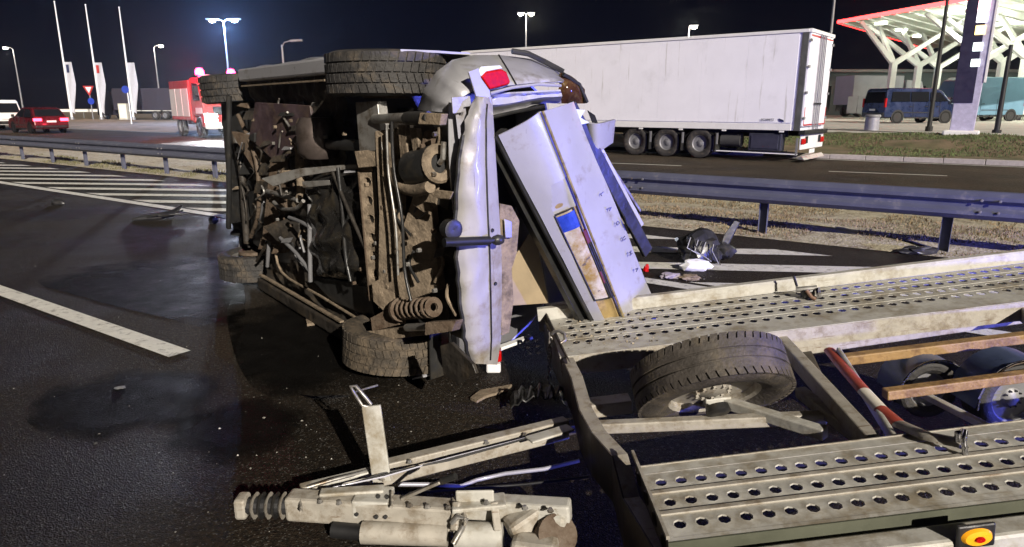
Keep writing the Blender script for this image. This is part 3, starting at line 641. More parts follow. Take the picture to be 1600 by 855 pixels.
# ------------------------------------------------------------------ fuel station at the right
st = empty('station_canopy', Matrix.Translation((32, 50, ZF))); tag(st, 'fuel station canopy with red lit edge on white branching columns', 'canopy')
so = V((32, 50, ZF))
ZC = 8.25
cnr = [V((27.2, 60, ZC)), V((33.9, 30, ZC)), V((66, 46, ZC)), V((50, 86, ZC))]
top = [p + (V((45, 56, ZC)) - p).normalized() * 1.4 + V((0, 0, .5)) for p in cnr]
mb = MB(); mb.add([p - so for p in cnr + top], [(3, 2, 1, 0), (4, 5, 6, 7)] + [(i, (i + 1) % 4, 4 + (i + 1) % 4, 4 + i) for i in range(4)])
mb.build('roof_slab', mat('canopy_white', (.62, .66, .58), .5, 0, .05, 1), st)
mb = MB()
edge = mat('lit_red_edge', (.8, .03, .03), .4, emit=(1, .03, .03), es=9)
for i in (0, 3): mb.beam(cnr[i] - so + V((-.05, -.1, .12)), cnr[(i + 1) % 4] - so + V((-.05, -.1, .12)), .12, .24)
mb.build('red_edge_light', edge, st)
cx, cy = (cnr[1] - cnr[0]), (cnr[3] - cnr[0])
for i in range(22):                               # ribs of the soffit
    t = (i + .5) / 22; a = cnr[0] + cx * t; b = cnr[3] + (cnr[2] - cnr[3]) * t
    MB().beam(a - so + V((0, 0, -.05)), b - so + V((0, 0, -.05)), .10, .10).build('soffit_rib', WHITES, st)
LAMPG = mat('lit_soffit_lamp', (1, 1, 1), .4, emit=(.95, 1, .78), es=14)
for i in range(4):
    for j in range(3):
        c = cnr[0] + cx * (.12 + .24 * i) + cy * (.10 + .2 * j)
        MB().box(c - so + V((0, 0, -.13)), (.7, .7, .08)).build('soffit_lamp', LAMPG, st)
def col_tree(bx, by, arms):
    c = MB(); zs = 5.0
    b = V((bx, by, 0)); s = b + V((0, 0, zs))
    o = MB().beam(b - so + V((0, 0, ZF)), s - so, .46, .46, up=(0, 1, 0)).build('column', WHITES, st, bevel=.03)
    for dx, dy in arms:
        e = V((bx + dx, by + dy, ZC - .12)); MB().beam(s - so + V((0, 0, -.15)), e - so, .40, .34, up=(0, 1, .01), w2=.28, h2=.24).build('branch', WHITES, o, bevel=.02)
for k, (u, y) in enumerate([(1396, 57), (1436, 60), (1467, 63), (1537, 52), (1566, 55), (1602, 50)]):
    q = AY(u, 100, y); col_tree(q.x, y, [(-4.4 if k else -2.7, .6), (4.6, -1.0), (.6, 4.2)])
for q, e in (((33, 52, 6.6), 1000), ((39, 46, 6.6), 1200), ((41, 60, 6.4), 1000), ((33.5, 42, 6.4), 700)): lamp('canopy_light', 'POINT', q, e * .8, (.94, 1, .80), .5)
kiosk = empty('station_kiosk', Matrix.Translation((44, 78, ZF))); tag(kiosk, 'low dark station building behind the canopy columns', 'building')
MB().box((0, 0, 2.2), (34, 8, 4.4)).build('wall', mat('kiosk_wall', (.10, .13, .14), .6), kiosk, bevel=.05); MB().box((0, -.2, 4.5), (35, 9, .3)).build('roof', GREYS, kiosk, bevel=.03)
for k in range(10):
    w_ = MB().box((-15 + k * 3.3, -4.02, 1.7), (2.6, .08, 2.6)).build('window', GLASSD, kiosk); MB().box((-15 + k * 3.3, -4.08, 1.7), (.08, .06, 2.6)).build('mullion', GREYS, w_)
fence = empty('plank_fence', Matrix.Translation((27.0, 55.5, ZF))); tag(fence, 'low pale plank fence behind the rear of the lorry trailer', 'fence')
for k in range(14): MB().box((k * .8, 0, 1.05), (.76, .06, 1.3 + .05 * (k % 2))).build('plank', GREYBOX, fence)
# price pylon
PB = V(AY(1499, 224, 24.6)); PB.z = .27
py = empty('price_pylon', Matrix.Translation(PB) @ rotz(R(-34))); tag(py, 'tall price pylon with a column of lit panels on the lawn island', 'sign')
hp = AY(1520, -40, 24.6).z - .27
MB().prism([(-.36, -.15, .0), (-.33, -.15, hp), (.5, -.15, hp), (.36, -.15, 0)], (0, .5, 0)).build('shaft', mat('pylon_violet_grey', (.46, .44, .58), .45, .1), py, bevel=.02)
MB().box((0, .1, .1), (1.1, .9, .75)).build('foot', WHITES, py, bevel=.05)
MB().box((-.10, -.158, hp - 2.0), (.60, .03, 4.4)).build('dark_face', mat('pylon_dark', (.025, .022, .045), .4), py)
MB().box((.46, .1, hp * .5 + 1), (.08, .56, hp - 2.2)).build('edge_trim', WHITES, py, bevel=.01)
for k, (cl, es) in enumerate([((.95, .97, 1), 3), ((1, .55, .6), 2.4), ((1, .95, 1), 3), ((1, .70, .25), 2.2), ((.85, 1, .95), 2.4), ((.85, 1, .95), 2.2)]):
    zz = AY(1515, [-20, 10, 28, 48, 74, 99][k], 24.6).z - PB.z
    MB().box((.10, -.185, zz), (.36 - .02 * k, .03, .40 - .03 * k)).build('lit_panel', mat('lit_panel_%d' % k, cl, .4, emit=cl, es=es), py, bevel=.02)
bn = empty('litter_bin', Matrix.Translation(V(AY(1360, 214, 29)).xy.to_3d() + V((0, 0, .33)))); tag(bn, 'grey cylindrical litter bin at the edge of the forecourt', 'litter bin')
MB().lathe([(.001, 0), (.27, 0), (.28, .06), (.27, .8), (.24, .82), (.23, .7), (.001, .7)], (0, 0, 0), (0, 0, 1), 24).build('drum', mat('bin_grey', (.30, .30, .34), .5, .2), bn, smooth=40)
MB().lathe([(.30, .80), (.31, .84), (.28, .90), (.22, .91)], (0, 0, 0), (0, 0, 1), 24).build('rim', GREYS, bn, smooth=40)
#PART2
# ------------------------------------------------------------------ overturned car, lying on its right side, underside to the camera
CF, CU = V((-.614, .789, 0)).normalized(), V((.789, .614, 0)).normalized()
CM = frame((-1.03, 3.93, .955), CF, (0, 0, 1), CU)     # x forward, y to its left (now up), z to its roof (now away); x=0 rear axle
car = empty('overturned_car', CM); tag(car, 'wrecked silver car lying on its side with muddy underbody showing', 'car')
def U(u, v, z=.2): return hit(CM, u, v, 2, z)           # point on the underside
def RR(u, v, x=-.95): return hit(CM, u, v, 0, x)        # point on the rear
# body shell, open at the rear where the boot lid tore away
ST = [(-.90, .70, .60, .88), (-.84, .80, .58, 1.0), (-.72, .88, .55, 1.12), (-.5, .93, .5, 1.24), (-.2, .95, .5, 1.33), (.3, .955, .5, 1.40), (1.2, .955, .5, 1.43),
      (1.75, .955, .5, 1.36), (2.3, .95, .5, 1.02), (2.7, .94, .5, .92), (3.1, .90, .5, .84), (3.32, .80, .5, .74), (3.42, .62, .5, .66)]
def stat(x):
    for a, b in zip(ST, ST[1:]):
        if x <= b[0]:
            t = (x - a[0]) / (b[0] - a[0]); return [a[i] + (b[i] - a[i]) * t for i in range(1, 4)]
    return ST[-1][1:]
def zlow(x):
    z = .22
    for c in (0, 2.67):
        d = abs(x - c)
        if d < .40: z = max(z, .32 + math.sqrt(.40 ** 2 - d * d))
    if x < -.4: z = max(z, .22 + (-.4 - x) * .5)
    if x > 3.05: z = max(z, .22 + (x - 3.05) * .5)
    return z
mb = MB(); NX = 90
def sect(x):
    w, zb, zt = stat(x); zl = min(zlow(x), zt - .1); be = min(.92, zt - .02); pts = []
    for y, z in ((w * .985, zl), (w, max(zl, .45) if zl < .5 else zl + .01), (w * 1.0, max(.66, zl + .02)), (w * .985, max(.8, zl + .03)), (w * .955, be)): pts.append((y, min(z, zt)))
    for k in range(1, 6):
        t = k / 5; pts.append((w * (.95 - .30 * t), be + (zt - be) * math.sin(t * math.pi / 2)))
    pts.append((w * .35, zt + .012)); pts.append((0, zt + .02))
    return [V((x, y, z)) for y, z in pts] + [V((x, -y, z)) for y, z in reversed(pts[:-1])]
xs = [-.90 + (3.42 + .90) * i / NX for i in range(NX + 1)]
secs = [sect(x) for x in xs]; m = len(secs[0])
for i in range(NX):
    for j in range(m - 1):
        c = (secs[i][j] + secs[i + 1][j + 1]) / 2
        if c.x < -.44: continue                         # the rear end is torn open
        mb.quad(secs[i][j], secs[i][j + 1], secs[i + 1][j + 1], secs[i + 1][j])
# dents
mb.v = [tuple(V(p) + V((0, .018 * noise.noise(V(p) * 3.1), .02 * noise.noise(V(p) * 2.3 + V((5, 1, 2)))))) for p in mb.v]
shell = mb.build('body_shell', SILVER, car, smooth=40, solid=.012)
# windows on the side
MB().quad(*[V((x, .93 - (z - .92) * .45 + .006, z)) for x, z in ((.1, .96), (1.0, .96), (1.0, 1.28), (.3, 1.25))]).build('side_window', GLASSD, shell, solid=.006)
MB().quad(*[V((x, .93 - (z - .92) * .45 + .006, z)) for x, z in ((1.1, .96), (2.0, .96), (1.65, 1.28), (1.1, 1.30))]).build('side_window', GLASSD, shell, solid=.006)
# floor pan with pressed ribs
def floor_pt(x0, x1, hw, z0, k=1.):
    def f(a, b):
        x, y = x0 + (x1 - x0) * a, -hw + 2 * hw * b
        z = z0 + .05 * noise.noise(V((x * 3, y * 3, 4))) * k + .022 * noise.noise(V((x * 12, y * 12, 1))) + .025 * (1 if math.sin(y * 22) > .3 else 0) - .05 * math.exp(-(y / .14) ** 2)
        return V((x, y, z))
    return f
MB().grid(60, 60, floor_pt(.42, 2.25, .86, .27)).build('floor_pan', DARKM, car, smooth=50)
MB().grid(40, 50, floor_pt(-.72, .42, .60, .36, 2)).build('rear_floor', DARKM, car, smooth=50)
MB().grid(40, 50, floor_pt(2.25, 3.2, .60, .34, 3)).build('engine_tray', BLACKP, car, smooth=50)
for s in (1, -1):
    MB().box((1.34, s * .885, .235), (1.8, .10, .09)).build('sill', SILVER if s > 0 else DARKM, car, bevel=.015)
    MB().beam((.5, s * .80, .21), (2.2, s * .80, .21), .012, .03).build('sill_seam', TAN, car)
    for xx in ((2.67,) if s > 0 else (-.1, 2.67)):         # dark wheel-arch liners
        MB().grid(14, 1, lambda a, b, xx=xx, s=s: V((xx + .385 * math.cos(math.pi * a), s * (.60 + .33 * b), .32 + .385 * math.sin(math.pi * a)))).build('wheel_liner', BLACKP, car, solid=.01)
        MB().quad(*[V((xx + .385 * math.cos(math.pi * k / 12), s * .60, .32 + .385 * math.sin(math.pi * k / 12))) for k in range(13)]).build('liner_wall', BLACKP, car)
CW = [(-.10, .815, RUBBER, 0), (-.10, -.80, RUBBERD, R(4)), (2.67, .80, RUBBER, R(-5)), (2.67, -.80, RUBBER, 0)]
for x, y, m_, tl in CW:
    wheel(car, Matrix.Translation((x, y, .32)) @ Matrix.Rotation(tl, 4, 'X') @ (FLIP if y > 0 else Matrix()), .345 if x < 1 else .325, .205, .24, STEEL, m_, 5, 46)
    MB().cyl((x, y - .1 * (1 if y > 0 else -1), .32), (x, y - .13 * (1 if y > 0 else -1), .32), .14, n=24).build('brake_disc', RUST, car)
def perf(mb, o, ux, uy, uz, nx, rows, pitch, cw, hr, lip=.005, th=.012, el=1.0, stag=0):
    """sheet with real round holes whose rims are pressed up"""
    o, ux, uy, uz = V(o), V(ux), V(uy), V(uz)
    for r in rows:
        for i in range(nx):
            c = o + ux * (pitch * (i + .5)) + uy * r; vs = []
            for q in range(8):
                a = math.pi / 4 * q; ca, sa = math.cos(a), math.sin(a); s_ = max(abs(ca), abs(sa))
                vs.append(c + ux * (ca / s_ * pitch * .5) + uy * (sa / s_ * cw * .5))
            for rad, z in ((hr * 1.22, 0), (hr * 1.04, lip), (hr * .96, lip * .3), (hr * .92, -th)):
                for q in range(8):
                    a = math.pi / 4 * q; vs.append(c + ux * (math.cos(a) * rad) + uy * (math.sin(a) * rad * el) + uz * z)
            fs = [(k * 8 + q, k * 8 + (q + 1) % 8, (k + 1) * 8 + (q + 1) % 8, (k + 1) * 8 + q) for k in range(4) for q in range(8)]
            mb.add(vs, fs)
# rear cross member with lightening holes
a, b = U(570, 240, .17), U(590, 470, .17)
ux = (b - a).normalized(); uz = V((-.42, 0, -.9)).normalized(); uy = uz.cross(ux).normalized()
mb = MB(); perf(mb, a, ux, uy, uz, 8, [0], (b - a).length / 8, .13, .030, -.004, .03)
cm_ = mb.build('cross_member', TAN, car, smooth=40, fix=False)
MB().box((a + b) / 2 + V((0, 0, .045)), (.10, (b - a).length, .05)).build('member_back', BLACK, cm_)
for sd_ in (-1, 1): MB().beam(a + uy * .066 * sd_ + V((0, 0, .025)), b + uy * .066 * sd_ + V((0, 0, .025)), .008, .06, up=uz).build('member_flange', RUST, cm_)
def px_tube(name, pts, r, m, z=.17, n=10, par=None, zs=None):
    P_ = [U(u, v, zs[i] if zs else z) for i, (u, v) in enumerate(pts)]
    Q = []
    for i in range(len(P_) - 1):                         # rounded corners
        p0, p1, p2, p3 = P_[max(i - 1, 0)], P_[i], P_[i + 1], P_[min(i + 2, len(P_) - 1)]
        for t in (0, .25, .5, .75): Q.append(.5 * ((2 * p1) + (p2 - p0) * t + (2 * p0 - 5 * p1 + 4 * p2 - p3) * t * t + (3 * p1 - p0 - 3 * p2 + p3) * t ** 3))
    Q.append(P_[-1]); return MB().tube(Q, r, n).build(name, m, par or car, smooth=60)
TILT = random.Random(3)
def px_plate(name, pts, m, z=.17, th=.02, bevel=.004, par=None, zs=None):
    P_ = [U(u, v, zs[i] if zs else z) for i, (u, v) in enumerate(pts)]
    xm = sum(p.x for p in P_) / len(P_); k = TILT.uniform(.05, .6) if name != 'undertray' else .04      # pressings slope towards the rear
    P_ = [V((p.x, p.y, p.z - k * (p.x - xm))) for p in P_]
    return MB().prism(P_, (0, 0, th)).build(name, m, par or car, bevel=bevel)
# suspension, exhaust, tank and brackets of the underside
px_plate('axle_beam', [(560, 160), (585, 158), (592, 235), (566, 238)], STEEL, .15, .06)
px_plate('axle_bracket', [(566, 236), (600, 232), (603, 258), (570, 262)], TAN, .16, .05)
px_tube('damper', [(585, 186), (640, 184)], .026, STEEL, .16); px_tube('damper_sleeve', [(636, 185), (672, 184)], .034, BLACKP, .16); px_plate('damper_mount', [(660, 176), (684, 178), (682, 196), (658, 194)], TAN, .14, .04)
px_plate('trailing_arm', [(592, 205), (612, 200), (616, 330), (622, 470), (600, 480), (598, 330)], TAN, .18, .05)
px_plate('trailing_arm', [(620, 440), (646, 300), (662, 320), (672, 455), (640, 470)], TAN, .24, .04)
px_tube('brake_pipe', [(612, 190), (615, 260), (628, 340), (632, 420), (642, 470)], .009, BLACKP, .14)
px_tube('brake_pipe', [(604, 195), (607, 270), (618, 350), (622, 430)], .007, STEEL, .13)
px_plate('link', [(622, 196), (632, 195), (636, 250), (627, 262)], TAN, .17, .03); px_plate('link', [(640, 200), (650, 200), (656, 248), (648, 256)], TAN, .17, .03); px_plate('link', [(664, 205), (672, 202), (668, 238), (660, 240)], RUST, .19, .03)
# rear silencer with its open round end
s0, s1 = U(648, 264, .22), U(684, 256, .22)
ex = MB().tube([s0, s0.lerp(s1, .9), s1], .10, 20, [.098, .10, .094]).build('silencer', BLACKP, car, smooth=50)
dr = (s1 - s0).normalized()
MB().lathe([(.094, 0), (.10, .012), (.088, .025), (.05, .02), (.048, -.02), (.0, -.02)], s1, dr, 24).build('silencer_end', TAN, ex, smooth=50)
MB().tube([s1 + dr * .02, s1 + dr * .05 + V((0, .02, 0)), s1 + dr * .06 + V((0, .10, 0))], .014, 8).build('hanger', STEEL, ex)
px_tube('exhaust_pipe', [(616, 262), (622, 285), (645, 298), (672, 292)], .032, TAN, .17)
px_plate('heat_shield', [(655, 290), (680, 285), (676, 325), (662, 332), (648, 318)], TAN, .22, .012)
px_plate('heat_shield', [(682, 296), (704, 300), (700, 312), (684, 310)], TAN, .18, .01)
# mid silencer, prop tunnel and pipes
s0, s1 = U(494, 196, .19), U(498, 238, .19)
MB().tube([s0 + V((0, .05, 0)), s0, s1, s1 - V((0, .04, 0))], .13, 18, [.10, .135, .135, .10]).build('front_silencer', mat('burnt_steel', (.13, .105, .095), .45, .6, .2, 8, dirt=(.06, .045, .035), dscale=5), car, smooth=50)
px_tube('exhaust_pipe', [(470, 205), (468, 250), (470, 300), (462, 320)], .03, TAN, .17)
px_tube('exhaust_pipe', [(515, 225), (560, 228)], .035, BLACKP, .20)
px_tube('steel_pipe', [(418, 299), (440, 305), (466, 313)], .018, STEEL, .15); px_tube('fuel_pipe', [(428, 316), (440, 326), (462, 326), (474, 314)], .014, STEEL, .15)
px_plate('shield', [(470, 275), (492, 262), (525, 258), (562, 262), (560, 268), (522, 266), (496, 274), (478, 288)], STEEL, .16, .01)
tk = MB().grid(26, 26, lambda a, b: (lambda p: p + V((0, 0, -.12 * math.sin(math.pi * a) ** .4 * math.sin(math.pi * b) ** .4 + .03 * noise.noise(p * 9) + .02 * math.sin(p.y * 30 + p.x * 10))))(U(484, 275, .24).lerp(U(568, 268, .24), a).lerp(U(500, 430, .24).lerp(U(580, 450, .24), a), b))).build('fuel_tank', mat('glossy_black_plastic', (.020, .019, .018), .25, 0, .3, 6, bump=.15, bscale=10, dirt=(.055, .045, .03), dscale=5, dth=.6), car, smooth=60)
px_plate('tank_cap', [(481, 283), (505, 282), (507, 290), (482, 293)], STEEL, .12, .012, par=tk)
px_tube('tank_strap', [(528, 262), (535, 330), (540, 400), (548, 440)], .012, BLACKP, .15)
px_tube('tank_strap', [(520, 270), (545, 330), (572, 390)], .012, DARKM, .15)
# continuous undertrays between the sill and the front subframe
px_plate('undertray', [(392, 170), (470, 158), (484, 262), (440, 300), (400, 280)], BLACKP, .27, .01); px_plate('undertray', [(392, 300), (478, 280), (490, 420), (440, 410), (400, 380)], BLACKP, .27, .01)
px_plate('undertray', [(486, 430), (575, 446), (582, 500), (520, 470)], BLACKP, .24, .01)
# triangular bracket
px_tube('bracket_bar', [(484, 320), (484, 380), (485, 440)], .016, GREYS, .15); px_tube('bracket_bar', [(452, 340), (470, 347), (486, 356)], .014, GREYS, .15)
px_tube('bracket_bar', [(438, 372), (462, 395), (484, 424)], .014, GREYS, .15); px_plate('gusset', [(430, 352), (452, 338), (455, 388), (440, 376)], DARKM, .17, .01)
px_plate('subframe_post', [(424, 240), (438, 238), (440, 330), (432, 380), (422, 372)], RUST, .20, .06); px_plate('subframe_arm', [(385, 205), (400, 212), (430, 300), (424, 330)], RUST, .22, .05)
px_tube('sill_flange', [(428, 372), (440, 425), (500, 462), (575, 508)], .010, TAN, .21, 6)
px_tube('front_arm', [(366, 210), (378, 270), (382, 330), (386, 380)], .03, DARKM, .2); px_tube('anti_roll_bar', [(372, 180), (400, 250), (404, 330), (392, 370)], .018, RUST, .18)
px_plate('engine_cover', [(408, 160), (470, 165), (478, 235), (430, 250), (402, 215)], mat('purple_brown_plastic', (.055, .036, .042), .5, 0, .4, 6, bump=.4, bscale=10, dirt=(.10, .07, .05), dscale=5, dth=.58), .2, .04)
px_plate('front_skirt', [(350, 150), (366, 150), (380, 345), (366, 350), (360, 260)], BLACKP, .22, .03)
# hanging black strip ahead of the car
MB().tube([U(358, 150, .0), U(357, 230, -.02), U(358, 300, -.02), U(357, 356, .0)], .022, 8).build('hanging_strip', BLACKP, car, smooth=60)
# coil spring and damper at the lower rear wheel
s0, s1 = U(626, 484, .18), U(676, 480, .18); ax = (s1 - s0); e1 = ax.orthogonal().normalized(); e2 = ax.normalized().cross(e1)
MB().tube([s0 + ax * (k / 84) + (e1 * math.cos(k * .48) + e2 * math.sin(k * .48)) * .050 for k in range(85)], .010, 8).build('coil_spring', RUST, car, smooth=60)
MB().tube([s0 - ax * .05, s0 + ax * .02], .07, 16).build('spring_seat', RUST, car); MB().lathe([(.022, .0), (.05, .0), (.054, .012), (.022, .016)], s1, ax, 18).build('spring_seat', RUST, car, smooth=40)
px_tube('damper', [(636, 512), (680, 510)], .022, STEEL, .15); px_plate('damper_mount', [(674, 502), (700, 504), (697, 520), (674, 522)], RUST, .13, .05)
px_plate('hub_carrier', [(585, 515), (640, 512), (648, 528), (586, 532)], TAN, .15, .06); px_plate('hub_bracket', [(588, 495), (606, 480), (612, 510), (590, 516)], RUST, .14, .05)
px_plate('knuckle', [(588, 440), (602, 432), (610, 470), (600, 488), (590, 470)], TAN, .15, .05)
px_plate('mud_guard', [(690, 540), (705, 535), (735, 570), (740, 585), (715, 600), (695, 585)], DARKM, .08, .02)
mats_c = [RUST, DARKM, BLACKP, DARKM, GREYS, DARKM]
rnd = random.Random(5)
for k in range(26):                                      # loose hoses and small brackets between the larger pieces
    u, v = rnd.uniform(375, 475), rnd.uniform(160, 430)
    if v > 360 + (u - 375) * .4: continue
    m_ = mats_c[k % 6]
    if k % 3 == 1:
        pts = [(u + rnd.uniform(-25, 25) * t, v + rnd.uniform(20, 60) * t) for t in (0, .5, 1)]
        px_tube('hose', pts, rnd.uniform(.006, .016), m_, rnd.uniform(.14, .22), 6)
    else:
        w_, h_ = rnd.uniform(4, 14), rnd.uniform(6, 22); px_plate('bracket', [(u, v), (u + w_, v + rnd.uniform(-4, 4)), (u + w_ * .8, v + h_), (u - 2, v + h_)], m_, rnd.uniform(.15, .22), .03)
for k in range(22):
    u, v = rnd.uniform(600, 705), rnd.uniform(195, 500)
    m_ = (RUST, TAN, DARKM, BLACKP)[k % 4]
    if k % 2: px_tube('hose', [(u, v), (u + rnd.uniform(-12, 12), v + 20), (u + rnd.uniform(-20, 20), v + 48)], rnd.uniform(.005, .012), m_, rnd.uniform(.2, .3), 6)
    else: px_plate('bracket', [(u, v), (u + rnd.uniform(5, 14), v - 3), (u + 9, v + rnd.uniform(10, 30)), (u - 3, v + 14)], m_, rnd.uniform(.2, .3), .03)
for k in range(70):
    u, v = rnd.uniform(372, 490), rnd.uniform(150, 450)
    if v > 350 + (u - 375) * .45: continue
    m_ = (DARKM, GREYS, RUST, BLACKP, STEEL, DARKM, TAN)[k % 7]; z_ = rnd.uniform(.12, .24)
    if k % 2: px_plate('bracket', [(u, v), (u + rnd.uniform(3, 9), v + rnd.uniform(-3, 3)), (u + rnd.uniform(2, 8), v + rnd.uniform(4, 12)), (u - 2, v + rnd.uniform(4, 12))], m_, z_, .02, .003)
    else: px_tube('hose', [(u, v), (u + rnd.uniform(-8, 8), v + rnd.uniform(5, 14)), (u + rnd.uniform(-14, 14), v + rnd.uniform(16, 40))], rnd.uniform(.004, .009), m_, z_, 6)
for k in range(40):                                      # bolt heads
    q = U(rnd.uniform(400, 690), rnd.uniform(180, 470), .17); MB().lathe([(.001, -.012), (.012, -.012), (.013, .01)], q, (0, 0, 1), 6).build('bolt', (STEEL, TAN, RUST)[k % 3], car)
# ---- rear end
BL = [(742, 150), (728, 185), (717, 250), (712, 330), (713, 400), (719, 470), (726, 530), (735, 568)]
BR = [(769, 152), (771, 185), (775, 250), (780, 330), (784, 400), (784, 470), (783, 530), (777, 570)]
def lerp_path(P_, t):
    t *= len(P_) - 1; i = min(int(t), len(P_) - 2); f = t - i; return (P_[i][0] + (P_[i + 1][0] - P_[i][0]) * f, P_[i][1] + (P_[i + 1][1] - P_[i][1]) * f)
def bump_pt(a, t, off=0.):
    l, r = lerp_path(BL, t), lerp_path(BR, t); jag = 3.5 * noise.noise(V((t * 30, 0, 3))) * (1 - a) ** 3
    return RR(l[0] + jag + (r[0] - l[0]) * a, l[1] + (r[1] - l[1]) * a, -.90 - .10 * math.sin(math.pi * (.12 + .8 * a)) ** .7 + .16 * max(0, t - .6) ** 2 * 4 * .5 + .15 * max(0, .12 - t) * 6 * .3 - off + .012 * noise.noise(V((a * 2.5, t * 6, 1))) - .03 * max(0, .3 - abs(noise.noise(V((a * 2, t * 8, 4))))))
bp_ = MB().grid(12, 60, bump_pt).build('rear_bumper', BUMPER, car, smooth=60, solid=.008)
MB().tube([bump_pt(.74, k / 40, .006) for k in range(2, 40)], .0045, 6).build('bumper_seam', BLACK, bp_)
MB().tube([bump_pt(.0, k / 40, .0) for k in range(8, 40)], .012, 6).build('torn_edge', BLACKP, bp_)
for t_, a_ in ((.49, .82), (.66, .85)): MB().lathe([(.011, 0), (.009, .006), (.001, .004)], bump_pt(a_, t_, .004), (-1, 0, 0), 10).build('sensor', BLACK, bp_)
def r_plate(name, pts, x, m, th=.02, par=None, bevel=.004):
    return MB().prism([RR(u, v, x) for u, v in pts], (th, 0, 0)).build(name, m, par or car, bevel=bevel)
# tow bar
th_ = MB().tube([RR(694, 379, -1.04), RR(735, 377, -1.05), RR(765, 376, -1.05)], .022, 12).build('tow_bar', BLACK, car, smooth=50)
MB().lathe([(.001, .035), (.022, .025), (.028, 0), (.022, -.025), (.014, -.03)], RR(778, 375, -1.05), (0, 0, 1), 16).build('tow_ball', BLACKP, th_, smooth=60)
MB().tube([RR(765, 376, -1.05), RR(778, 375, -1.05)], .014, 10).build('ball_neck', BLACK, th_)
sk = MB().lathe([(.001, -.03), (.045, -.03), (.05, .03), (.035, .035), (.001, .03)], RR(704, 358, -.98), (-1, 0, 0), 18).build('tow_socket', BLACKP, th_, smooth=50)
# reinforcement beam and brackets behind the torn bumper
bb = MB().grid(2, 14, lambda a, t: RR(702 - 4 * t + 14 * a + 22 * t * t * .5, 158 + 175 * t, -.86 + .02 * a)).build('reinforcement', SILVER, car, solid=.006)
mb = MB(); pa, pb = RR(718, 158, -.90), RR(734, 300, -.90); ux = (pb - pa).normalized(); uy = V((-1, 0, 0)).cross(ux)
perf(mb, pa, ux, uy, V((-1, 0, 0)), 4, [0], (pb - pa).length / 4, .062, .016, .0, .02)
mb.build('perforated_bracket', LID, car, smooth=40, fix=False)
r_plate('bracket_head', [(706, 152), (735, 150), (737, 166), (725, 168), (724, 176), (708, 178)], -.92, LID, .01)
r_plate('bumper_absorber', [(733, 165), (747, 165), (752, 250), (750, 300), (738, 330), (730, 330)], -.89, TAN, .03)
r_plate('bumper_bracket', [(781, 318), (800, 322), (812, 345), (808, 395), (800, 420), (803, 470), (796, 520), (784, 525), (782, 420)], -.92, TAN, .02)
r_plate('latch_plate', [(788, 342), (800, 346), (800, 372), (790, 372)], -.945, STEEL, .01)
r_plate('trim_panel', [(800, 410), (826, 366), (838, 372), (858, 474), (800, 478)], -.66, mat('beige_trim', (.30, .235, .15), .8, 0, .15, 5), .012)
r_plate('grey_trim', [(846, 400), (872, 395), (890, 470), (858, 474)], -.55, GREYS, .012)
MB().box((-.12, -.1, .80), (.9, 1.25, .75)).build('boot_cavity', BLACK, car) if False else None
MB().quad(*[V((-.05, y, z)) for y, z in ((-.88, .3), (.88, .3), (.80, 1.25), (-.80, 1.25))]).build('seat_back', BLACKP, car, solid=.06)
MB().grid(6, 6, lambda a, b: V((-.88 + .83 * a, -.62 + 1.25 * b, .40))).build('boot_floor', BLACKP, car, solid=.02)
# left tail lamp, chrome-clear upper segment, flanges
def shell_y(x, z): w, zb, zt = stat(x); return w
lampP = [(752, 120), (760, 112), (784, 108), (792, 112), (798, 128), (796, 132), (766, 140)]
tl = MB().prism([RR(u, v, -.905) for u, v in lampP], (.06, 0, 0)).build('tail_lamp', REDL, car, bevel=.012)
r_plate('clear_lens', [(747, 112), (752, 104), (782, 102), (786, 107), (760, 112), (752, 120)], -.90, CLEARL, .04, tl)
q0 = [(652, 172), (662, 140), (682, 112), (706, 94), (740, 86), (780, 86), (830, 92), (868, 108), (884, 124)]   # rounded rear quarter
q1 = [(700, 176), (708, 168), (722, 152), (742, 140), (760, 142), (792, 134), (830, 130), (860, 128), (878, 128)]
def quarter(a, t):
    p, q = lerp_path(q0, a), lerp_path(q1, a); u, v = p[0] + (q[0] - p[0]) * t, p[1] + (q[1] - p[1]) * t
    return RR(u, v, -.50 - .38 * math.sin(t * math.pi / 2) ** .8 + .22 * max(0, .25 - a) * 2 + .014 * noise.noise(V((a * 5, t * 2, 8))) - .04 * max(0, .25 - abs(noise.noise(V((a * 7, t * 2.5, 3))))))
qp = MB().grid(40, 12, quarter).build('rear_quarter', SILVER, car, smooth=60, solid=.01)
MB().tube([quarter(.62 + .05 * t, t) + V((-.006, 0, 0)) for t in [k / 10 for k in range(11)]], .004, 6).build('panel_gap', BLACK, qp)
MB().grid(24, 6, lambda a, t: RR(764 + 112 * a, 146 - 6 * a + (34 + 3 * math.sin(a * 7)) * t - 16 * a * t, -.86 + .10 * t + .02 * math.sin(t * 9) + .01 * noise.noise(V((a * 9, t * 4, 2))))).build('boot_flange', SILVER, car, smooth=60, solid=.008)
MB().tube([RR(766, 146, -.89), RR(800, 137, -.89), RR(840, 132, -.89), RR(876, 134, -.88)], .008, 8).build('boot_seal', LID, car)
MB().tube([RR(766, 184, -.8), RR(800, 176, -.8), RR(850, 166, -.8)], .010, 8).build('boot_seal', BLACKP, car)
r_plate('bumper_corner', [(732, 112), (748, 106), (752, 122), (766, 142), (770, 172), (752, 178), (744, 150)], -.935, LID, .012)
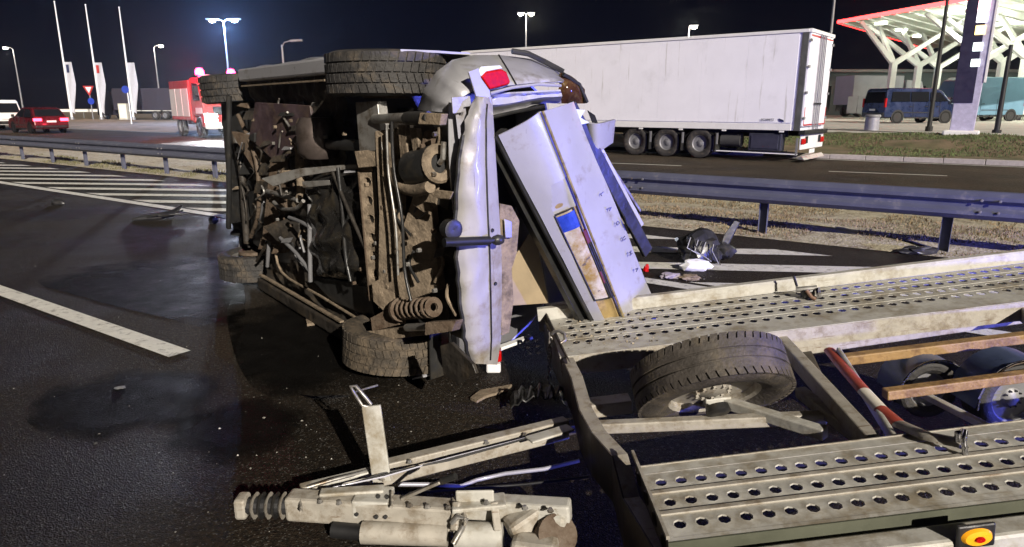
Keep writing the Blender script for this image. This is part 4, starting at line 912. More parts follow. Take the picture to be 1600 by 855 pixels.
# quarter light with dark brown glass, rear window frame and roof edge beyond the lid
MB().grid(8, 8, lambda a, t: RR(876 + 38 * a - 6 * t * (1 - a), 114 + 48 * t + 26 * a * a * (1 - t), -.72 - .05 * math.sin(math.pi * a) * math.sin(math.pi * t))).build('quarter_light', mat('brown_glass', (.05, .022, .012), .12, 0, .4, 9, rvar=.03, dirt=(.13, .08, .03), dscale=12, dth=.56), car, smooth=60, solid=.02)
MB().tube([RR(880, 116, -.74), RR(905, 132, -.74), RR(917, 160, -.74)], .012, 8).build('quarter_light_frame', BLACKP, car)
MB().tube([RR(800, 80, -.55), RR(825, 84, -.58), RR(850, 96, -.6), RR(880, 112, -.65)], .016, 8).build('roof_rail', BLACKP, car)
wf = MB().beam(RR(890, 165, -.80), RR(1012, 395, -.80), .09, .03, up=(1, 0, 0)).build('rear_window_frame', BLACKP, car, bevel=.008)
MB().beam(RR(938, 232, -.72), RR(1003, 352, -.70), .03, .02, up=(1, 0, 0)).build('roof_edge', SILVER, car, bevel=.005)
MB().beam(RR(905, 185, -.70), RR(1000, 330, -.66), .02, .02, up=(1, 0, 0)).build('wiper_arm', STEEL, car, bevel=.004)
MB().grid(12, 8, lambda a, t: RR(908 + 54 * a - 8 * t * (a - .5), 190 + 4 * math.sin(a * 4) + 44 * t * (1 - .35 * abs(a - .5)), -.86 + .10 * (abs(a - .5) * 2) ** 2 + .05 * t)).build('pillar_trim', LID, car, smooth=60, solid=.015)
r_plate('window_shard', [(895, 170), (915, 172), (908, 184), (922, 192), (905, 196)], -.84, mat('shattered_glass', (.55, .60, .66), .3, 0, .2, 40), .006)
r_plate('window_shard', [(918, 172), (930, 180), (936, 196), (926, 192)], -.80, GLASSD, .006)
r_plate('pillar_inner', [(930, 236), (946, 240), (952, 275), (938, 268)], -.75, STEEL, .02)
# ---- torn boot lid hanging in front of the opening
lid = bpy.data.objects.new('boot_lid', None); COL.objects.link(lid); lid.parent = car; lid['label'] = 'pale silver boot lid hanging open at a slant'
XL, XC, XR = -.96, -1.03, -.93
A_, C_, B_ = RR(778, 212, XL), RR(842, 174, XC), RR(893, 160, XR)
D_, E_, F_ = RR(934, 512, XL), RR(974, 508, XC), RR(1034, 502, XR)
def lid_pt(l0, l1, r0, r1, a, t): return l0.lerp(l1, t).lerp(r0.lerp(r1, t), a)
def at_lid(u, v, off=0.): return RR(u, v, XL - .045 - off)
# left facet has an opening for the plate recess
def facet_l(a, t):
    p = lid_pt(A_, D_, C_, E_, a, t); return p + V((-.03 * math.sin(math.pi * a * .9) + .010 * noise.noise(p * 2.3) - .016 * max(0, .35 - abs(noise.noise(p * 2.6 + V((3, 1, 0))))), 0, 0))
mb = MB(); N1, N2 = 24, 60
REC = lambda a, t: (t > .27 and a > .50 - .22 * max(0, min(1, (t - .27) / .1))) and t < .97
for j in range(N2):
    for i in range(N1):
        a0, a1, t0, t1 = i / N1, (i + 1) / N1, j / N2, (j + 1) / N2
        if REC((a0 + a1) / 2, (t0 + t1) / 2): continue
        mb.quad(facet_l(a0, t0), facet_l(a1, t0), facet_l(a1, t1), facet_l(a0, t1))
lf = mb.build('lower_panel', LID, lid, smooth=40, solid=.010)
MB().grid(20, 50, lambda a, t: (lambda p: p + V((-.022 * math.sin(math.pi * (.1 + .8 * a)) + .010 * noise.noise(p * 2.3) - .018 * max(0, .3 - abs(noise.noise(p * 2.2 + V((7, 1, 4))))), .006 * noise.noise(p * 5), 0)))(lid_pt(C_, E_, B_, F_, a, t))).build('upper_panel', LID, lid, smooth=60, solid=.012)
rec = MB().grid(16, 40, lambda a, t: facet_l(.24 + .76 * a, .26 + .72 * t) + V((.012 + .03 * math.sin(math.pi * min(1, a * 1.15)) ** .5 * min(1, t * 5), 0, 0))).build('plate_recess', mat('recess_tan', (.30, .215, .09), .6, 0, .35, 8, dirt=(.12, .085, .05), dscale=9, dth=.55), lid, smooth=60)
MB().grid(16, 14, lambda a, t: facet_l(.24 + .76 * a, .262 + .13 * t) + V((.008 + .03 * math.sin(math.pi * min(1, a * 1.15)) ** .5 * min(1, t * 1.2) - .002, 0, 0))).build('recess_bowl', LID, lid, smooth=60)
def rec_pt(a, t, off): return facet_l(a, t) + V((off, 0, 0))
npl = MB().grid(6, 24, lambda a, t: rec_pt(.30 + .52 * a, .395 + .44 * t, .006 - .008 * math.sin(t * 3))).build('number_plate', mat('smeared_plate', (.42, .38, .33), .5, 0, .25, 9, dirt=(.26, .17, .05), dscale=8, dth=.50, scratch=((.10, .08, .08), (9, 9, 9), .60)), lid, smooth=60, solid=.004)
MB().grid(4, 4, lambda a, t: rec_pt(.31 + .50 * a, .40 + .075 * t, -.003)).build('plate_band', BLUEP, npl, solid=.002)
MB().tube([rec_pt(a, t, .002) for a, t in ((.29, .39), (.83, .39), (.83, .84), (.29, .84), (.29, .39))], .007, 6).build('plate_frame', BLACKP, npl)
for t_ in (.50, .70): MB().beam(rec_pt(.88, t_, .0), rec_pt(.88, t_ + .06, .0), .03, .02, up=(1, 0, 0)).build('plate_lamp', mat('dark_red_plastic', (.10, .02, .02), .4), lid, bevel=.004)
MB().beam(rec_pt(.93, .56, .0), rec_pt(.91, .84, .0), .02, .02, up=(1, 0, 0)).build('lid_handle', BLACKP, lid, bevel=.004)
MB().tube([lid_pt(C_, E_, C_, E_, 0, t) + V((-.030, 0, 0)) for t in (0, .2, .4, .6, .8, 1)], .0075, 8).build('crease_trim', mat('brass_trim', (.42, .34, .18), .4, .5, .2, 9, dirt=(.12, .09, .06), dscale=14, dth=.55), lid)
MB().tube([lid_pt(A_, D_, A_, D_, 0, t) + V((.02, 0, 0)) for t in (0, .2, .4, .6, .8, 1)], .016, 8).build('lid_seal', BLACKP, lid)
MB().beam(lid_pt(A_, D_, C_, E_, .15, .02) + V((.10, 0, 0)), lid_pt(A_, D_, C_, E_, .15, .98) + V((.10, 0, 0)), .14, .05, up=(1, 0, 0)).build('inner_panel', BLACKP, lid)
MB().tube([lid_pt(B_, F_, B_, F_, 0, t) + V((.012, 0, 0)) for t in (0, .25, .5, .75, 1)], .013, 8).build('lid_edge', BLACKP, lid)
dirU = (F_ - B_).normalized(); dirN = V((-1, 0, 0)); dirV = dirN.cross(dirU)
for ch, (u, v) in zip('LAGUNA', [(941, 303), (953, 326), (965, 349), (975, 373), (985, 396), (995, 421)]):
    q = RR(u, v, XR - .075); text(ch, .036, frame(q, dirU, dirV, dirN), LETTERM, lid, 'letter', .003)
MB().prism([RR(u, v, -1.0) for u, v in ((977, 338), (982, 345), (988, 357), (984, 356), (980, 350))], (.01, 0, 0)).build('badge', BLACK, lid)
# ------------------------------------------------------------------ car transporter trailer, nose on the ground
ty = .03; tx = V((math.cos(ty), math.sin(ty), .1165)).normalized(); tyv = V((-math.sin(ty), math.cos(ty), 0)); tz = tx.cross(tyv)
TM = frame((-1.1, 2.42, .06), tx, tyv, tz)
trl = empty('car_trailer', TM); tag(trl, 'galvanised car transporter trailer with perforated tracks, its coupling nose on the ground', 'trailer')
DZ = .09
def TT(u, v, z=DZ): return hit(TM, u, v, 2, z)
X1 = 4.7
X, Y, Z = V((1, 0, 0)), V((0, 1, 0)), V((0, 0, 1))
mb = MB(); perf(mb, (1.475, 0, DZ), X, Y, Z, 45, [1.10, 1.225, 1.35, 1.475], .0708, .125, .0225, .0004, .003, 1.3)
fx1 = 1.475 + 45 * .0708
ft = mb.build('far_track', GALV, trl, smooth=40, fix=False)
MB().box(((1.40 + fx1) / 2, .97, DZ - .002), (fx1 - 1.40, .135, .006)).build('track_margin', GALV, ft)
MB().box((1.437, 1.29, DZ - .002), (.075, .50, .006)).build('track_end', GALV, ft)
for y in (1.1625, 1.2875, 1.4125): MB().box(((1.42 + fx1) / 2, y, DZ + .0005), (fx1 - 1.42, .02, .003)).build('track_rib', GALV, ft, bevel=.003)
MB().grid(60, 3, lambda a, t: V((1.40 + (fx1 - 1.40) * a, .902 - .006 * t, DZ - .002 - .10 * t))).build('inner_flange', GALV2, ft, solid=.005)
MB().grid(60, 1, lambda a, t: V((1.40 + (fx1 - 1.40) * a, .895 + .05 * t, DZ - .102))).build('flange_lip', GALV2, ft, solid=.005)
mb = MB(); rp_ = [(1.545, .0), (1.545, .062), (1.555, .074), (1.60, .074), (1.61, .062), (1.61, -.09)]
for i in range(5):
    (ya, za), (yb, zb) = rp_[i], rp_[i + 1]; mb.quad(V((1.33, ya, DZ + za)), V((fx1 + .1, ya, DZ + za)), V((fx1 + .1, yb, DZ + zb)), V((1.33, yb, DZ + zb)))
mb.build('far_side_rail', GALV, trl, smooth=30, solid=.004)
mb = MB(); perf(mb, (1.59, 0, DZ), X, Y, Z, 44, [-.37, -.49, -.61], .0696, .12, .0205, .0012, .004, 1.15)
nx1 = 1.59 + 44 * .0696
nt = mb.build('near_track', GALV, trl, smooth=40, fix=False)
MB().box(((1.565 + nx1) / 2, -.2825, DZ - .002), (nx1 - 1.565, .053, .006)).build('track_margin', GALV, nt)
MB().box(((1.565 + nx1) / 2, -.682, DZ - .002), (nx1 - 1.565, .022, .006)).build('track_margin', GALV, nt)
MB().box((1.577, -.49, DZ - .002), (.025, .36, .006)).build('track_end', GALV, nt)
for y in (-.43, -.55): MB().box(((1.57 + nx1) / 2, y, DZ + .003), (nx1 - 1.57, .022, .008)).build('track_rib', GALV2, nt, bevel=.003)
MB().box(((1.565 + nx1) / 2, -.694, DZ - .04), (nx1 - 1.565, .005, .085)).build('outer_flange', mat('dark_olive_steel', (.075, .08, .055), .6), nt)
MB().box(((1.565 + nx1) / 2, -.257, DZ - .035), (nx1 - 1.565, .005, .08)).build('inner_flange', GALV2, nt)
sr = MB().box(((1.60 + nx1) / 2, -.765, DZ - .055), (nx1 - 1.60, .085, .07)).build('near_side_rail', GALV, trl, bevel=.012)
q = hit(TM, 1523, 836, 1, -.81)
am = MB().lathe([(.001, .022), (.028, .018), (.034, .006), (.036, 0)], (q.x, -.81, q.z), (0, -1, 0), 20).build('marker_lamp', AMBERL, trl, smooth=50)
am.scale = (1.35, 1, .8); am.location = (q.x * (1 - 1.35), 0, q.z * .2)
MB().lathe([(.001, .026), (.010, .026), (.011, .02)], (q.x, -.81, q.z), (0, -1, 0), 12).build('lamp_reflector', REDL, am)
MB().box((q.x, -.812, q.z), (.11, .012, .075)).build('lamp_base', BLACKP, trl, bevel=.006)
# front cross member: pale bent flange over a dark face
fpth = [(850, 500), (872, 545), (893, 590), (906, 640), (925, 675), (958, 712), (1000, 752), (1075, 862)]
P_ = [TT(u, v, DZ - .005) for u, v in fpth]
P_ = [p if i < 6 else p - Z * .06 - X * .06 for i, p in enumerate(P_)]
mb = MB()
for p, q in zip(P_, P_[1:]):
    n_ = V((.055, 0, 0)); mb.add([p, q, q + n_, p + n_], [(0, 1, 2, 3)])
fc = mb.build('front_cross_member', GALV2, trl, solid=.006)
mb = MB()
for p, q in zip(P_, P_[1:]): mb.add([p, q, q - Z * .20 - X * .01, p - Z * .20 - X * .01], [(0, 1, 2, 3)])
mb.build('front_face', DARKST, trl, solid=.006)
mb = MB(); perf(mb, (1.562, -.25, 0), -Y, Z, -X, 4, [.075, -.045], .118, .12, .022, .006, .01)
ep = mb.build('end_plate', DARKST, trl, smooth=40, fix=False)
MB().beam((1.560, -.22, DZ + .045), (1.560, -.73, DZ + .045), .01, .012).build('plate_edge', GALV2, ep)
MB().prism([TT(848, 485, DZ + .05), TT(853, 488, DZ + .05), TT(890, 566, DZ + .02), TT(858, 520, DZ - .05)], (.008, 0, -.01)).build('corner_plate', DARKST, trl)
# hook and chain at the corner
hk = MB().tube([TT(862, 522, .13), TT(866, 518, .15), TT(874, 517, .16), TT(882, 522, .15), TT(883, 532, .13), TT(876, 536, .12)], .009, 8).build('hook', STEEL, trl, smooth=60)
c0 = TT(860, 524, .12)
for k in range(11):
    c = c0 + V((-.004 * k, -.004 * k, -.026 * k)) + V((rnd.uniform(-.006, .006), rnd.uniform(-.006, .006), 0)); d1 = X if k % 2 else Y
    MB().tube([c + d1 * .009 * math.cos(t) + Z * .018 * math.sin(t) for t in [2 * math.pi * j / 10 for j in range(11)]], .0038, 5, caps=False).build('chain_link', STEEL, hk, smooth=60)
# cross beams and longitudinal runners
def tbeam(name, a, b, z, w, h, m, z2=None, bevel=.006):
    return MB().beam(TT(*a, z), TT(*b, z if z2 is None else z2), w, h).build(name, m, trl, bevel=bevel)
tbeam('cross_beam', (1208, 520), (1368, 700), .02, .055, .08, GALV2)
tbeam('cross_beam', (1568, 462), (1640, 520), .02, .06, .08, GALV2)
tbeam('runner', (1318, 562), (1660, 520), -.02, .055, .05, WOODB); tbeam('runner', (1382, 616), (1660, 580), -.04, .05, .045, WOODB)
tbeam('runner', (1200, 548), (1640, 485), -.02, .03, .10, GALV2)
tbeam('strut', (1130, 628), (1290, 678), -.03, .05, .05, GALV); tbeam('strut', (1250, 612), (1356, 694), -.03, .05, .05, GALV2)
tbeam('strut', (1100, 628), (1140, 624), -.02, .06, .05, GALV); tbeam('strut', (1440, 615), (1560, 676), -.10, .03, .03, GALV)
tbeam('strut', (1310, 330 + 220), (1405, 700), .06, .02, .05, GALV); tbeam('strut', (1255, 445), (1320, 470), .0, .02, .02, DARKST)
tbeam('axle_tube', (925, 668), (1290, 652), -.05, .05, .05, GALV2); tbeam('axle_tube', (900, 640), (985, 630), -.08, .10, .07, GALV2)
tbeam('inner_brace', (1260, 560), (1295, 640), -.1, .05, .10, DARKST)
# strap with red and white band over the beam
sp = [TT(1296, 548, .05), TT(1322, 580, .075), TT(1350, 612, .085), TT(1376, 640, .075), TT(1405, 664, .07), TT(1450, 684, .11), TT(1502, 694, .115)]
def strap(i0, i1, m, nm, w=.055):
    mb = MB(); pts = []
    for i in range(i0, i1):
        for t in (0, .34, .67): pts.append(sp[i].lerp(sp[i + 1], t))
    pts.append(sp[i1])
    rows = []
    for i, p in enumerate(pts):
        d = (pts[min(i + 1, len(pts) - 1)] - pts[max(i - 1, 0)]).normalized(); sd2 = d.cross(Z).normalized() * w / 2
        rows.append([p + sd2 * math.cos(t) + Z * .018 * math.sin(t) for t in [math.pi * j / 6 for j in range(7)]])
    mb.add([p for rw in rows for p in rw], [(a * 7 + b, a * 7 + b + 1, a * 7 + b + 8, a * 7 + b + 7) for a in range(len(rows) - 1) for b in range(6)])
    return mb.build(nm, m, stp, smooth=60, solid=.004)
stp = bpy.data.objects.new('tie_strap', None); COL.objects.link(stp); stp.parent = trl
strap(0, 2, REDTAPE, 'red_band'); strap(2, 3, WHTAPE, 'white_band'); strap(3, 4, REDTAPE, 'red_band'); strap(4, 6, GALV2, 'strap_tail', .06)
e = TT(1500, 690, .13)
MB().tube([e, e + V((.01, 0, .04)), e + V((.0, -.02, .05)), e + V((-.01, -.03, .02)), e + V((0, -.03, -.03))], .010, 8).build('strap_hook', CHROME, stp, smooth=60)
MB().box(e + V((0, 0, .02)), (.035, .02, .04)).build('strap_buckle', CHROME, stp, bevel=.006)
# ratchet clamp on the far track
c = TT(1262, 466, DZ)
rc = MB().box(c + V((0, 0, .03)), (.07, .05, .05)).build('ratchet_clamp', BLACKP, trl, bevel=.008)
MB().tube([c + V((-.06, .02, .055)), c + V((.05, -.01, .06))], .016, 10).build('ratchet_drum', STEEL, rc, smooth=50); MB().tube([c + V((-.05, .03, .07)), c + V((-.06, .05, .13))], .008, 8).build('ratchet_lever', BLACKP, rc)
MB().lathe([(.001, 0), (.032, 0), (.032, .012), (.001, .012)], c + V((.045, -.03, .035)), (.8, -.6, .2), 16).build('ratchet_wheel', CHROME, rc, smooth=40)
MB().tube([c + V((-.02, -.03, .06)), c + V((.0, -.05, .02)), c + V((.02, -.06, .008))], .012, 8).build('ratchet_hook', mat('rusty_hook', (.16, .09, .06), .6), rc, smooth=50)
# leaning road wheel between the tracks, with hub
wc = AY(1120, 634, 2.76); wax = V((.12, -.68, -.73)).normalized()
wx = wax.cross(V((0, 0, 1))).normalized(); wz = wx.cross(wax)
WM = TM.inverted() @ frame(wc - wax * .11, wx, -wax, wz) 
wh = bpy.data.objects.new('wheel', None); COL.objects.link(wh); wh.parent = trl; wh.matrix_local = WM
tyre_mb(.345, .205, .20, 56, 64, (-.40, .40), .17, .009).build('tyre', mat('brown_dusty_tyre', (.055, .047, .040), .68, 0, .35, 16, bump=.25, bscale=70, dirt=(.12, .098, .07), dscale=6, dth=.56), wh, smooth=35)
mb = MB()
for y in (-.045, 0, .045): mb.lathe([(.340, y - .019), (.3455, y - .017), (.3455, y + .017), (.340, y + .019)], (0, 0, 0), (0, 1, 0), 64)
mb.build('tread_ribs', mat('brown_dusty_tyre', (0, 0, 0)), wh, smooth=30)
rim_mb(.205, .20, 0).build('rim', GALV2, wh, smooth=35)
MB().lathe([(.05, -.11), (.055, -.14), (.04, -.15), (.001, -.15)], (0, 0, 0), (0, 1, 0), 20).build('hub', BLACKP, wh, smooth=40)
# mudguards and wheels further back on the right, in the shade under the runners
for (u, v, s_) in ((1440, 585, 1.), (1575, 600, 1.25)):
    c = TT(u, v, -.14)
    mg = MB().grid(12, 6, lambda a, b: c + V((.17 * s_ * math.cos(math.pi * (1 - a)), -.10 + .2 * b, -.06 + .17 * s_ * math.sin(math.pi * a)))).build('mudguard', mat('blue_grey_mudguard', (.09, .12, .22), .35, .3), trl, smooth=60, solid=.004)
    MB().tube([c + V((.172 * s_ * math.cos(t), -.10, -.06 + .172 * s_ * math.sin(t))) for t in [math.pi * k / 12 for k in range(13)]], .006, 6).build('mudguard_rim', CHROME, mg)
    wq = wheel(trl, Matrix.Translation(c + V((0, .0, -.06))), .15 * s_, .09 * s_, .15, GREYS, spokes=0)
# drawbar: A-frame, overrun coupling, jockey stand, cables (positions measured near the ground)
TI = TM.inverted()
def gl(u, v, z): return TI @ G(u, v, z)
def gbeam(name, a, b, w, h, m, bevel=.006, par=None, **k): return MB().beam(gl(*a), gl(*b), w, h, **k).build(name, m, par or trl, bevel=bevel)
gbeam('drawbar_arm', (585, 742, .11), (885, 668, .14), .06, .095, GALV2)
gbeam('drawbar_arm', (470, 770, .11), (600, 738, .11), .05, .06, GALV)
gbeam('drawbar_splice', (826, 688, .19), (892, 668, .20), .07, .012, GALV)
gbeam('drawbar_arm', (620, 748, .05), (910, 668, .06), .012, .05, DARKST)
ch_ = gbeam('coupling_housing', (452, 788, .10), (726, 806, .11), .085, .10, GALV2, .012)
gbeam('coupling_lid', (500, 770, .165), (600, 764, .165), .05, .015, GALV, par=ch_)
gbeam('bolt_plate', (556, 784, .125), (612, 786, .125), .115, .075, GALV, .006, ch_)
for (u, v) in ((562, 790), (592, 794), (606, 794), (592, 773), (606, 774)):
    q = gl(u, v, .165 if v < 780 else .11); MB().lathe([(.001, .012), (.007, .012), (.008, 0)], q + V((0, -.055 if v > 780 else -.01, 0)), (0, -1, .3), 8).build('bolt', BLACK, ch_)
gbeam('coupling_beam', (726, 790, .12), (892, 800, .15), .07, .085, GALV, .01)
hd = gl(372, 790, .10); hb = gl(450, 790, .10); ax = (hb - hd)
MB().beam(hd - ax * .02, hd + ax * .22, .075, .085).build('ball_coupling', GALV2, ch_, bevel=.012)
for k in range(5): MB().tube([hd + ax * (.30 + .14 * k), hd + ax * (.36 + .14 * k)], .045, 14, [.040, .052]).build('bellows_ring', BLACKP if k % 2 else GALV2, ch_, smooth=50)
MB().tube([hd + ax * .2, hb], .034, 12).build('coupling_shaft', BLACK, ch_)
MB().tube([gl(566, 832, .05), gl(700, 836, .05)], .042, 16).build('damper_tube', GALV2, ch_, smooth=50)
MB().tube([gl(712, 836, .055), gl(786, 838, .06)], .05, 16).build('damper_tube', GALV, ch_, smooth=50)
MB().tube([gl(520, 828, .05), gl(566, 832, .05)], .03, 12).build('damper_rod', BLACK, ch_, smooth=50)
gbeam('bracket_yoke', (706, 790, .16), (790, 782, .17), .09, .02, GALV, par=ch_); gbeam('bracket_yoke', (712, 830, .09), (716, 785, .17), .03, .05, GALV2, par=ch_); gbeam('bracket_yoke', (778, 830, .09), (772, 785, .17), .03, .05, GALV2, par=ch_)
gbeam('bracket_plate', (712, 776, .19), (772, 775, .195), .012, .05, GALV, par=ch_)
MB().tube([gl(706, 818, .12), gl(716, 806, .15), (gl(728, 812, .15)), gl(722, 826, .11), gl(708, 850, .07)], .011, 8).build('safety_cable_clip', STEEL, ch_, smooth=50)
gbeam('claw', (795, 832, .08), (842, 800, .13), .09, .09, GALV2, .02, ch_); gbeam('claw', (838, 804, .12), (888, 812, .12), .10, .07, GALV, .02, ch_); gbeam('claw', (800, 852, .06), (872, 862, .06), .09, .08, GALV2, .02, ch_)
MB().tube([gl(862, 838, .06), gl(872, 836, .10)], .075, 18).build('claw_roller', RUST, ch_, smooth=50)
base = G(597, 752, .13); topp = AY(580, 634, base.y + .02)
js = MB().beam(TI @ base, TI @ topp, .075, .016, up=TI.to_3x3() @ V((0, 1, 0))).build('jockey_stand', GALV, trl, bevel=.004)
js.data.transform(Matrix())
lp = [AY(u, v, base.y + .02) for u, v in ((578, 636), (566, 634), (552, 612), (548, 604), (556, 603), (572, 622), (580, 632))]
MB().tube([TI @ p for p in lp], .007, 8).build('stand_handle', STEEL, js, smooth=60)
MB().tube([TI @ AY(556, 612, base.y + .03), TI @ AY(590, 602, base.y + .10)], .004, 6).build('handle_pin', STEEL, js)
MB().tube([gl(u, v, z) for u, v, z in ((622, 757, .08), (670, 757, .06), (720, 760, .03), (745, 750, .03), (790, 740, .05), (850, 733, .08), (905, 720, .10))], .009, 8).build('brake_cable', LID, trl, smooth=60)
MB().tube([gl(u, v, z) for u, v, z in ((640, 770, .05), (740, 763, .02), (820, 757, .03), (920, 745, .08))], .006, 8).build('light_cable', BLACK, trl, smooth=60)
MB().tube([gl(u, v, z) for u, v, z in ((480, 762, .14), (520, 750, .15), (560, 740, .14), (600, 728, .13), (650, 712, .13))], .008, 8).build('brake_rod', STEEL, trl, smooth=60)

# ------------------------------------------------------------------ debris on the road
def lump(name, u, v, size, m, label, cat='debris', k=.35, seed=0, z0=0., group=None, sub=3):
    bm = bmesh.new(); bmesh.ops.create_icosphere(bm, subdivisions=sub, radius=1)
    for p in bm.verts:
        d = noise.noise(p.co * 1.7 + V((seed, 0, 0))) * k + noise.noise(p.co * 5 + V((0, seed, 0))) * k * .4
        p.co = p.co * (1 + d); p.co = V((p.co.x * size[0], p.co.y * size[1], max(-.75, p.co.z) * size[2]))
    me = bpy.data.meshes.new(name); bm.to_mesh(me); bm.free(); me.materials.append(m)
    o = bpy.data.objects.new(name, me); COL.objects.link(o); q = G(u, v); o.location = (q.x, q.y + size[1] * .5, z0 + size[2] * .7)
    me.polygons.foreach_set('use_smooth', [True] * len(me.polygons)); me.set_sharp_from_angle(angle=R(32))
    if label: tag(o, label, cat, group)
    return o
DV = V((0, 0, 0))
eb = empty('torn_engine_part', Matrix.Translation(G(1092, 412))); tag(eb, 'black torn plastic part with an upright flap lying on the hatched markings', 'debris')
def local_lump(nm, off, size, m, seed, k=.4):
    o = lump(nm, 1092, 412, size, m, None, seed=seed, k=k); o.parent = eb; o.location = off; return o
local_lump('housing', V((0.0, .10, .15)), (.24, .17, .18), BLACKP, 3, .45); local_lump('hose_end', V((.28, .18, .10)), (.13, .11, .10), BLACKP, 8)
MB().prism([(.24, .15, .10), (.30, .15, .08), (.46, .2, .40), (.40, .2, .42), (.30, .18, .28)], (.02, .03, 0)).build('flap', BLACKP, eb, bevel=.006)
for k in range(9):
    a = V((-.16 + .04 * k, -.06, .30 - .012 * k)); MB().tube([a, a + V((rnd.uniform(-.05, .09), -.03, rnd.uniform(-.14, -.06))), a + V((rnd.uniform(.0, .14), -.02, -.2))], .006, 5).build('torn_strand', GREYS if k % 2 else BLACKP, eb)
lump('white_canister', 1088, 424, (.15, .07, .07), mat('crumpled_white', (.72, .72, .74), .5), 'crumpled white plastic piece in front of the black torn part', 'debris', .3, 2)
lump('dark_rubber_scrap', 1438, 398, (.20, .08, .05), BLACKP, 'flat dark scrap lying at the foot of the right guardrail post', 'debris', .5, 5)
lump('plastic_scrap', 1050, 436, (.10, .05, .035), mat('violet_grey_scrap', (.28, .25, .30), .5), 'crumpled greyish scrap between the two white hatch stripes near the lid', 'debris', .6, 9)
lump('plastic_scrap', 1078, 438, (.10, .05, .03), TAN, 'tan crumpled scrap right of the greyish one', 'debris', .6, 12)
lump('road_fragment', 185, 608, (.03, .02, .005), GREYS, 'small grey metal fragment inside the dark round patch', 'debris', .6, 15)
lump('road_fragment', 90, 321, (.10, .05, .06), BLACKP, 'small dark lump on the lane left of the edge line', 'debris', .5, 16)
lump('road_fragment', 332, 350, (.06, .05, .06), BLACKP, 'small dark lump beside the edge line near the front of the car', 'debris', .5, 17)
lump('road_fragment', 1010, 425, (.025, .02, .045), REDL, 'small red lens fragment at the right of the boot lid', 'debris', .5, 18)
bt = empty('torn_trim', Matrix.Translation(G(245, 342))); tag(bt, 'long black torn trim strip lying across the lane at the left', 'debris')
g0 = G(245, 342)
P_ = [G(u, v, z) - g0 for u, v, z in ((206, 343, .02), (225, 341, .03), (250, 338, .05), (270, 333, .06), (283, 322, .10))]
MB().tube(P_, .04, 7, [.015, .04, .05, .05, .02]).build('strip', BLACKP, bt)
for k in range(7):
    q = P_[k % 4].lerp(P_[k % 4 + 1], rnd.random()); MB().tube([q, q + V((rnd.uniform(-.3, .3), rnd.uniform(-.12, .12), rnd.uniform(-.02, .05)))], .012, 5).build('splinter', BLACKP, bt)
ws = empty('broken_lamp', Matrix.Translation(G(775, 580))); tag(ws, 'broken red and white lamp piece beside the foot of the bumper', 'debris')
w0 = G(775, 580); MB().box((.0, .0, .10), (.07, .05, .07)).build('red_lens', REDL, ws, bevel=.012); MB().box((-.015, -.01, .03), (.09, .06, .06)).build('white_base', mat('crumpled_white', (0, 0, 0)), ws, bevel=.012)
MB().beam((.02, .03, .14), (.22, .16, .17), .05, .02).build('bracket', WHITES, ws, bevel=.004)
sc = MB().tube([G(u, v, .01) for u, v in ((470, 617), (490, 622), (520, 621), (545, 619))], .009, 6, [.003, .012, .014, .005]).build('bright_trim', CHROME); tag(sc, 'thin bright trim strip on the tarmac below the rear wheel', 'debris')
sc = MB().prism([G(u, v, .004) for u, v in ((478, 502), (518, 497), (516, 505), (480, 510))], (0, 0, .02)).build('tan_panel', TAN); tag(sc, 'small tan panel piece on the ground under the car', 'debris')
sc = MB().prism([G(u, v, .004) for u, v in ((735, 625), (750, 613), (800, 604), (790, 613), (760, 622), (745, 630))], (0, 0, .015)).build('crumpled_strip', TAN); tag(sc, 'crumpled tan strip lying between bumper and drawbar', 'debris')
ln = empty('black_liner', Matrix.Translation(G(845, 655))); tag(ln, 'black ribbed plastic liner piece on the ground under the hanging chain', 'debris'); l0 = G(845, 655)
MB().grid(16, 10, lambda a, t: V((-.16 + .32 * a, .0 + .16 * t, .06 + .07 * math.sin(a * 3.0) + .012 * math.sin(a * 40) + .03 * noise.noise(V((a * 4, t * 4, 5)))))).build('liner_sheet', BLACKP, ln, smooth=40, solid=.006)
for k in range(6): MB().tube([V((-.12 + .05 * k, .0, .12)), V((-.10 + .05 * k, .08, .15)), V((-.08 + .05 * k, .17, .09))], .006, 5).build('liner_rib', GREYS if k == 3 else BLACKP, ln)
# dark patches lying on the tarmac
DARKP = mat('dark_patch', (.0065, .006, .0055), .6, 0, .4, 5, bump=.6, bscale=110, spec=.04)
n_, l_ = DARKP.node_tree.nodes, DARKP.node_tree.links                        # the edge of each patch thins out
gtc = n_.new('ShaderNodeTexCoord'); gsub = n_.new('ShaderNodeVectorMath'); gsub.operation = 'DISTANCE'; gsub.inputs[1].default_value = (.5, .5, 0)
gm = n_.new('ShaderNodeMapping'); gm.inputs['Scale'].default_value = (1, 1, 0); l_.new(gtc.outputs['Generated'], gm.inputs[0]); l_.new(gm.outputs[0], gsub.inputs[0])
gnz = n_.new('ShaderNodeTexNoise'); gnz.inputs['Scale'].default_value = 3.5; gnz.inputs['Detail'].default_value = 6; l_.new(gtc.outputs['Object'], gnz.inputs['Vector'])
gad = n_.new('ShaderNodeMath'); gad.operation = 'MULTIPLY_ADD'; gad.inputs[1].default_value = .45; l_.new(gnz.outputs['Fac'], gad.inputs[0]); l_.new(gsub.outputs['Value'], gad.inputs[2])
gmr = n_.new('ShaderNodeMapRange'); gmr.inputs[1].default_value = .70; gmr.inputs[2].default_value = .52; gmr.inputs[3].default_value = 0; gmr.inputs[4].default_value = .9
l_.new(gad.outputs[0], gmr.inputs[0]); l_.new(gmr.outputs[0], n_['Principled BSDF'].inputs['Alpha'])
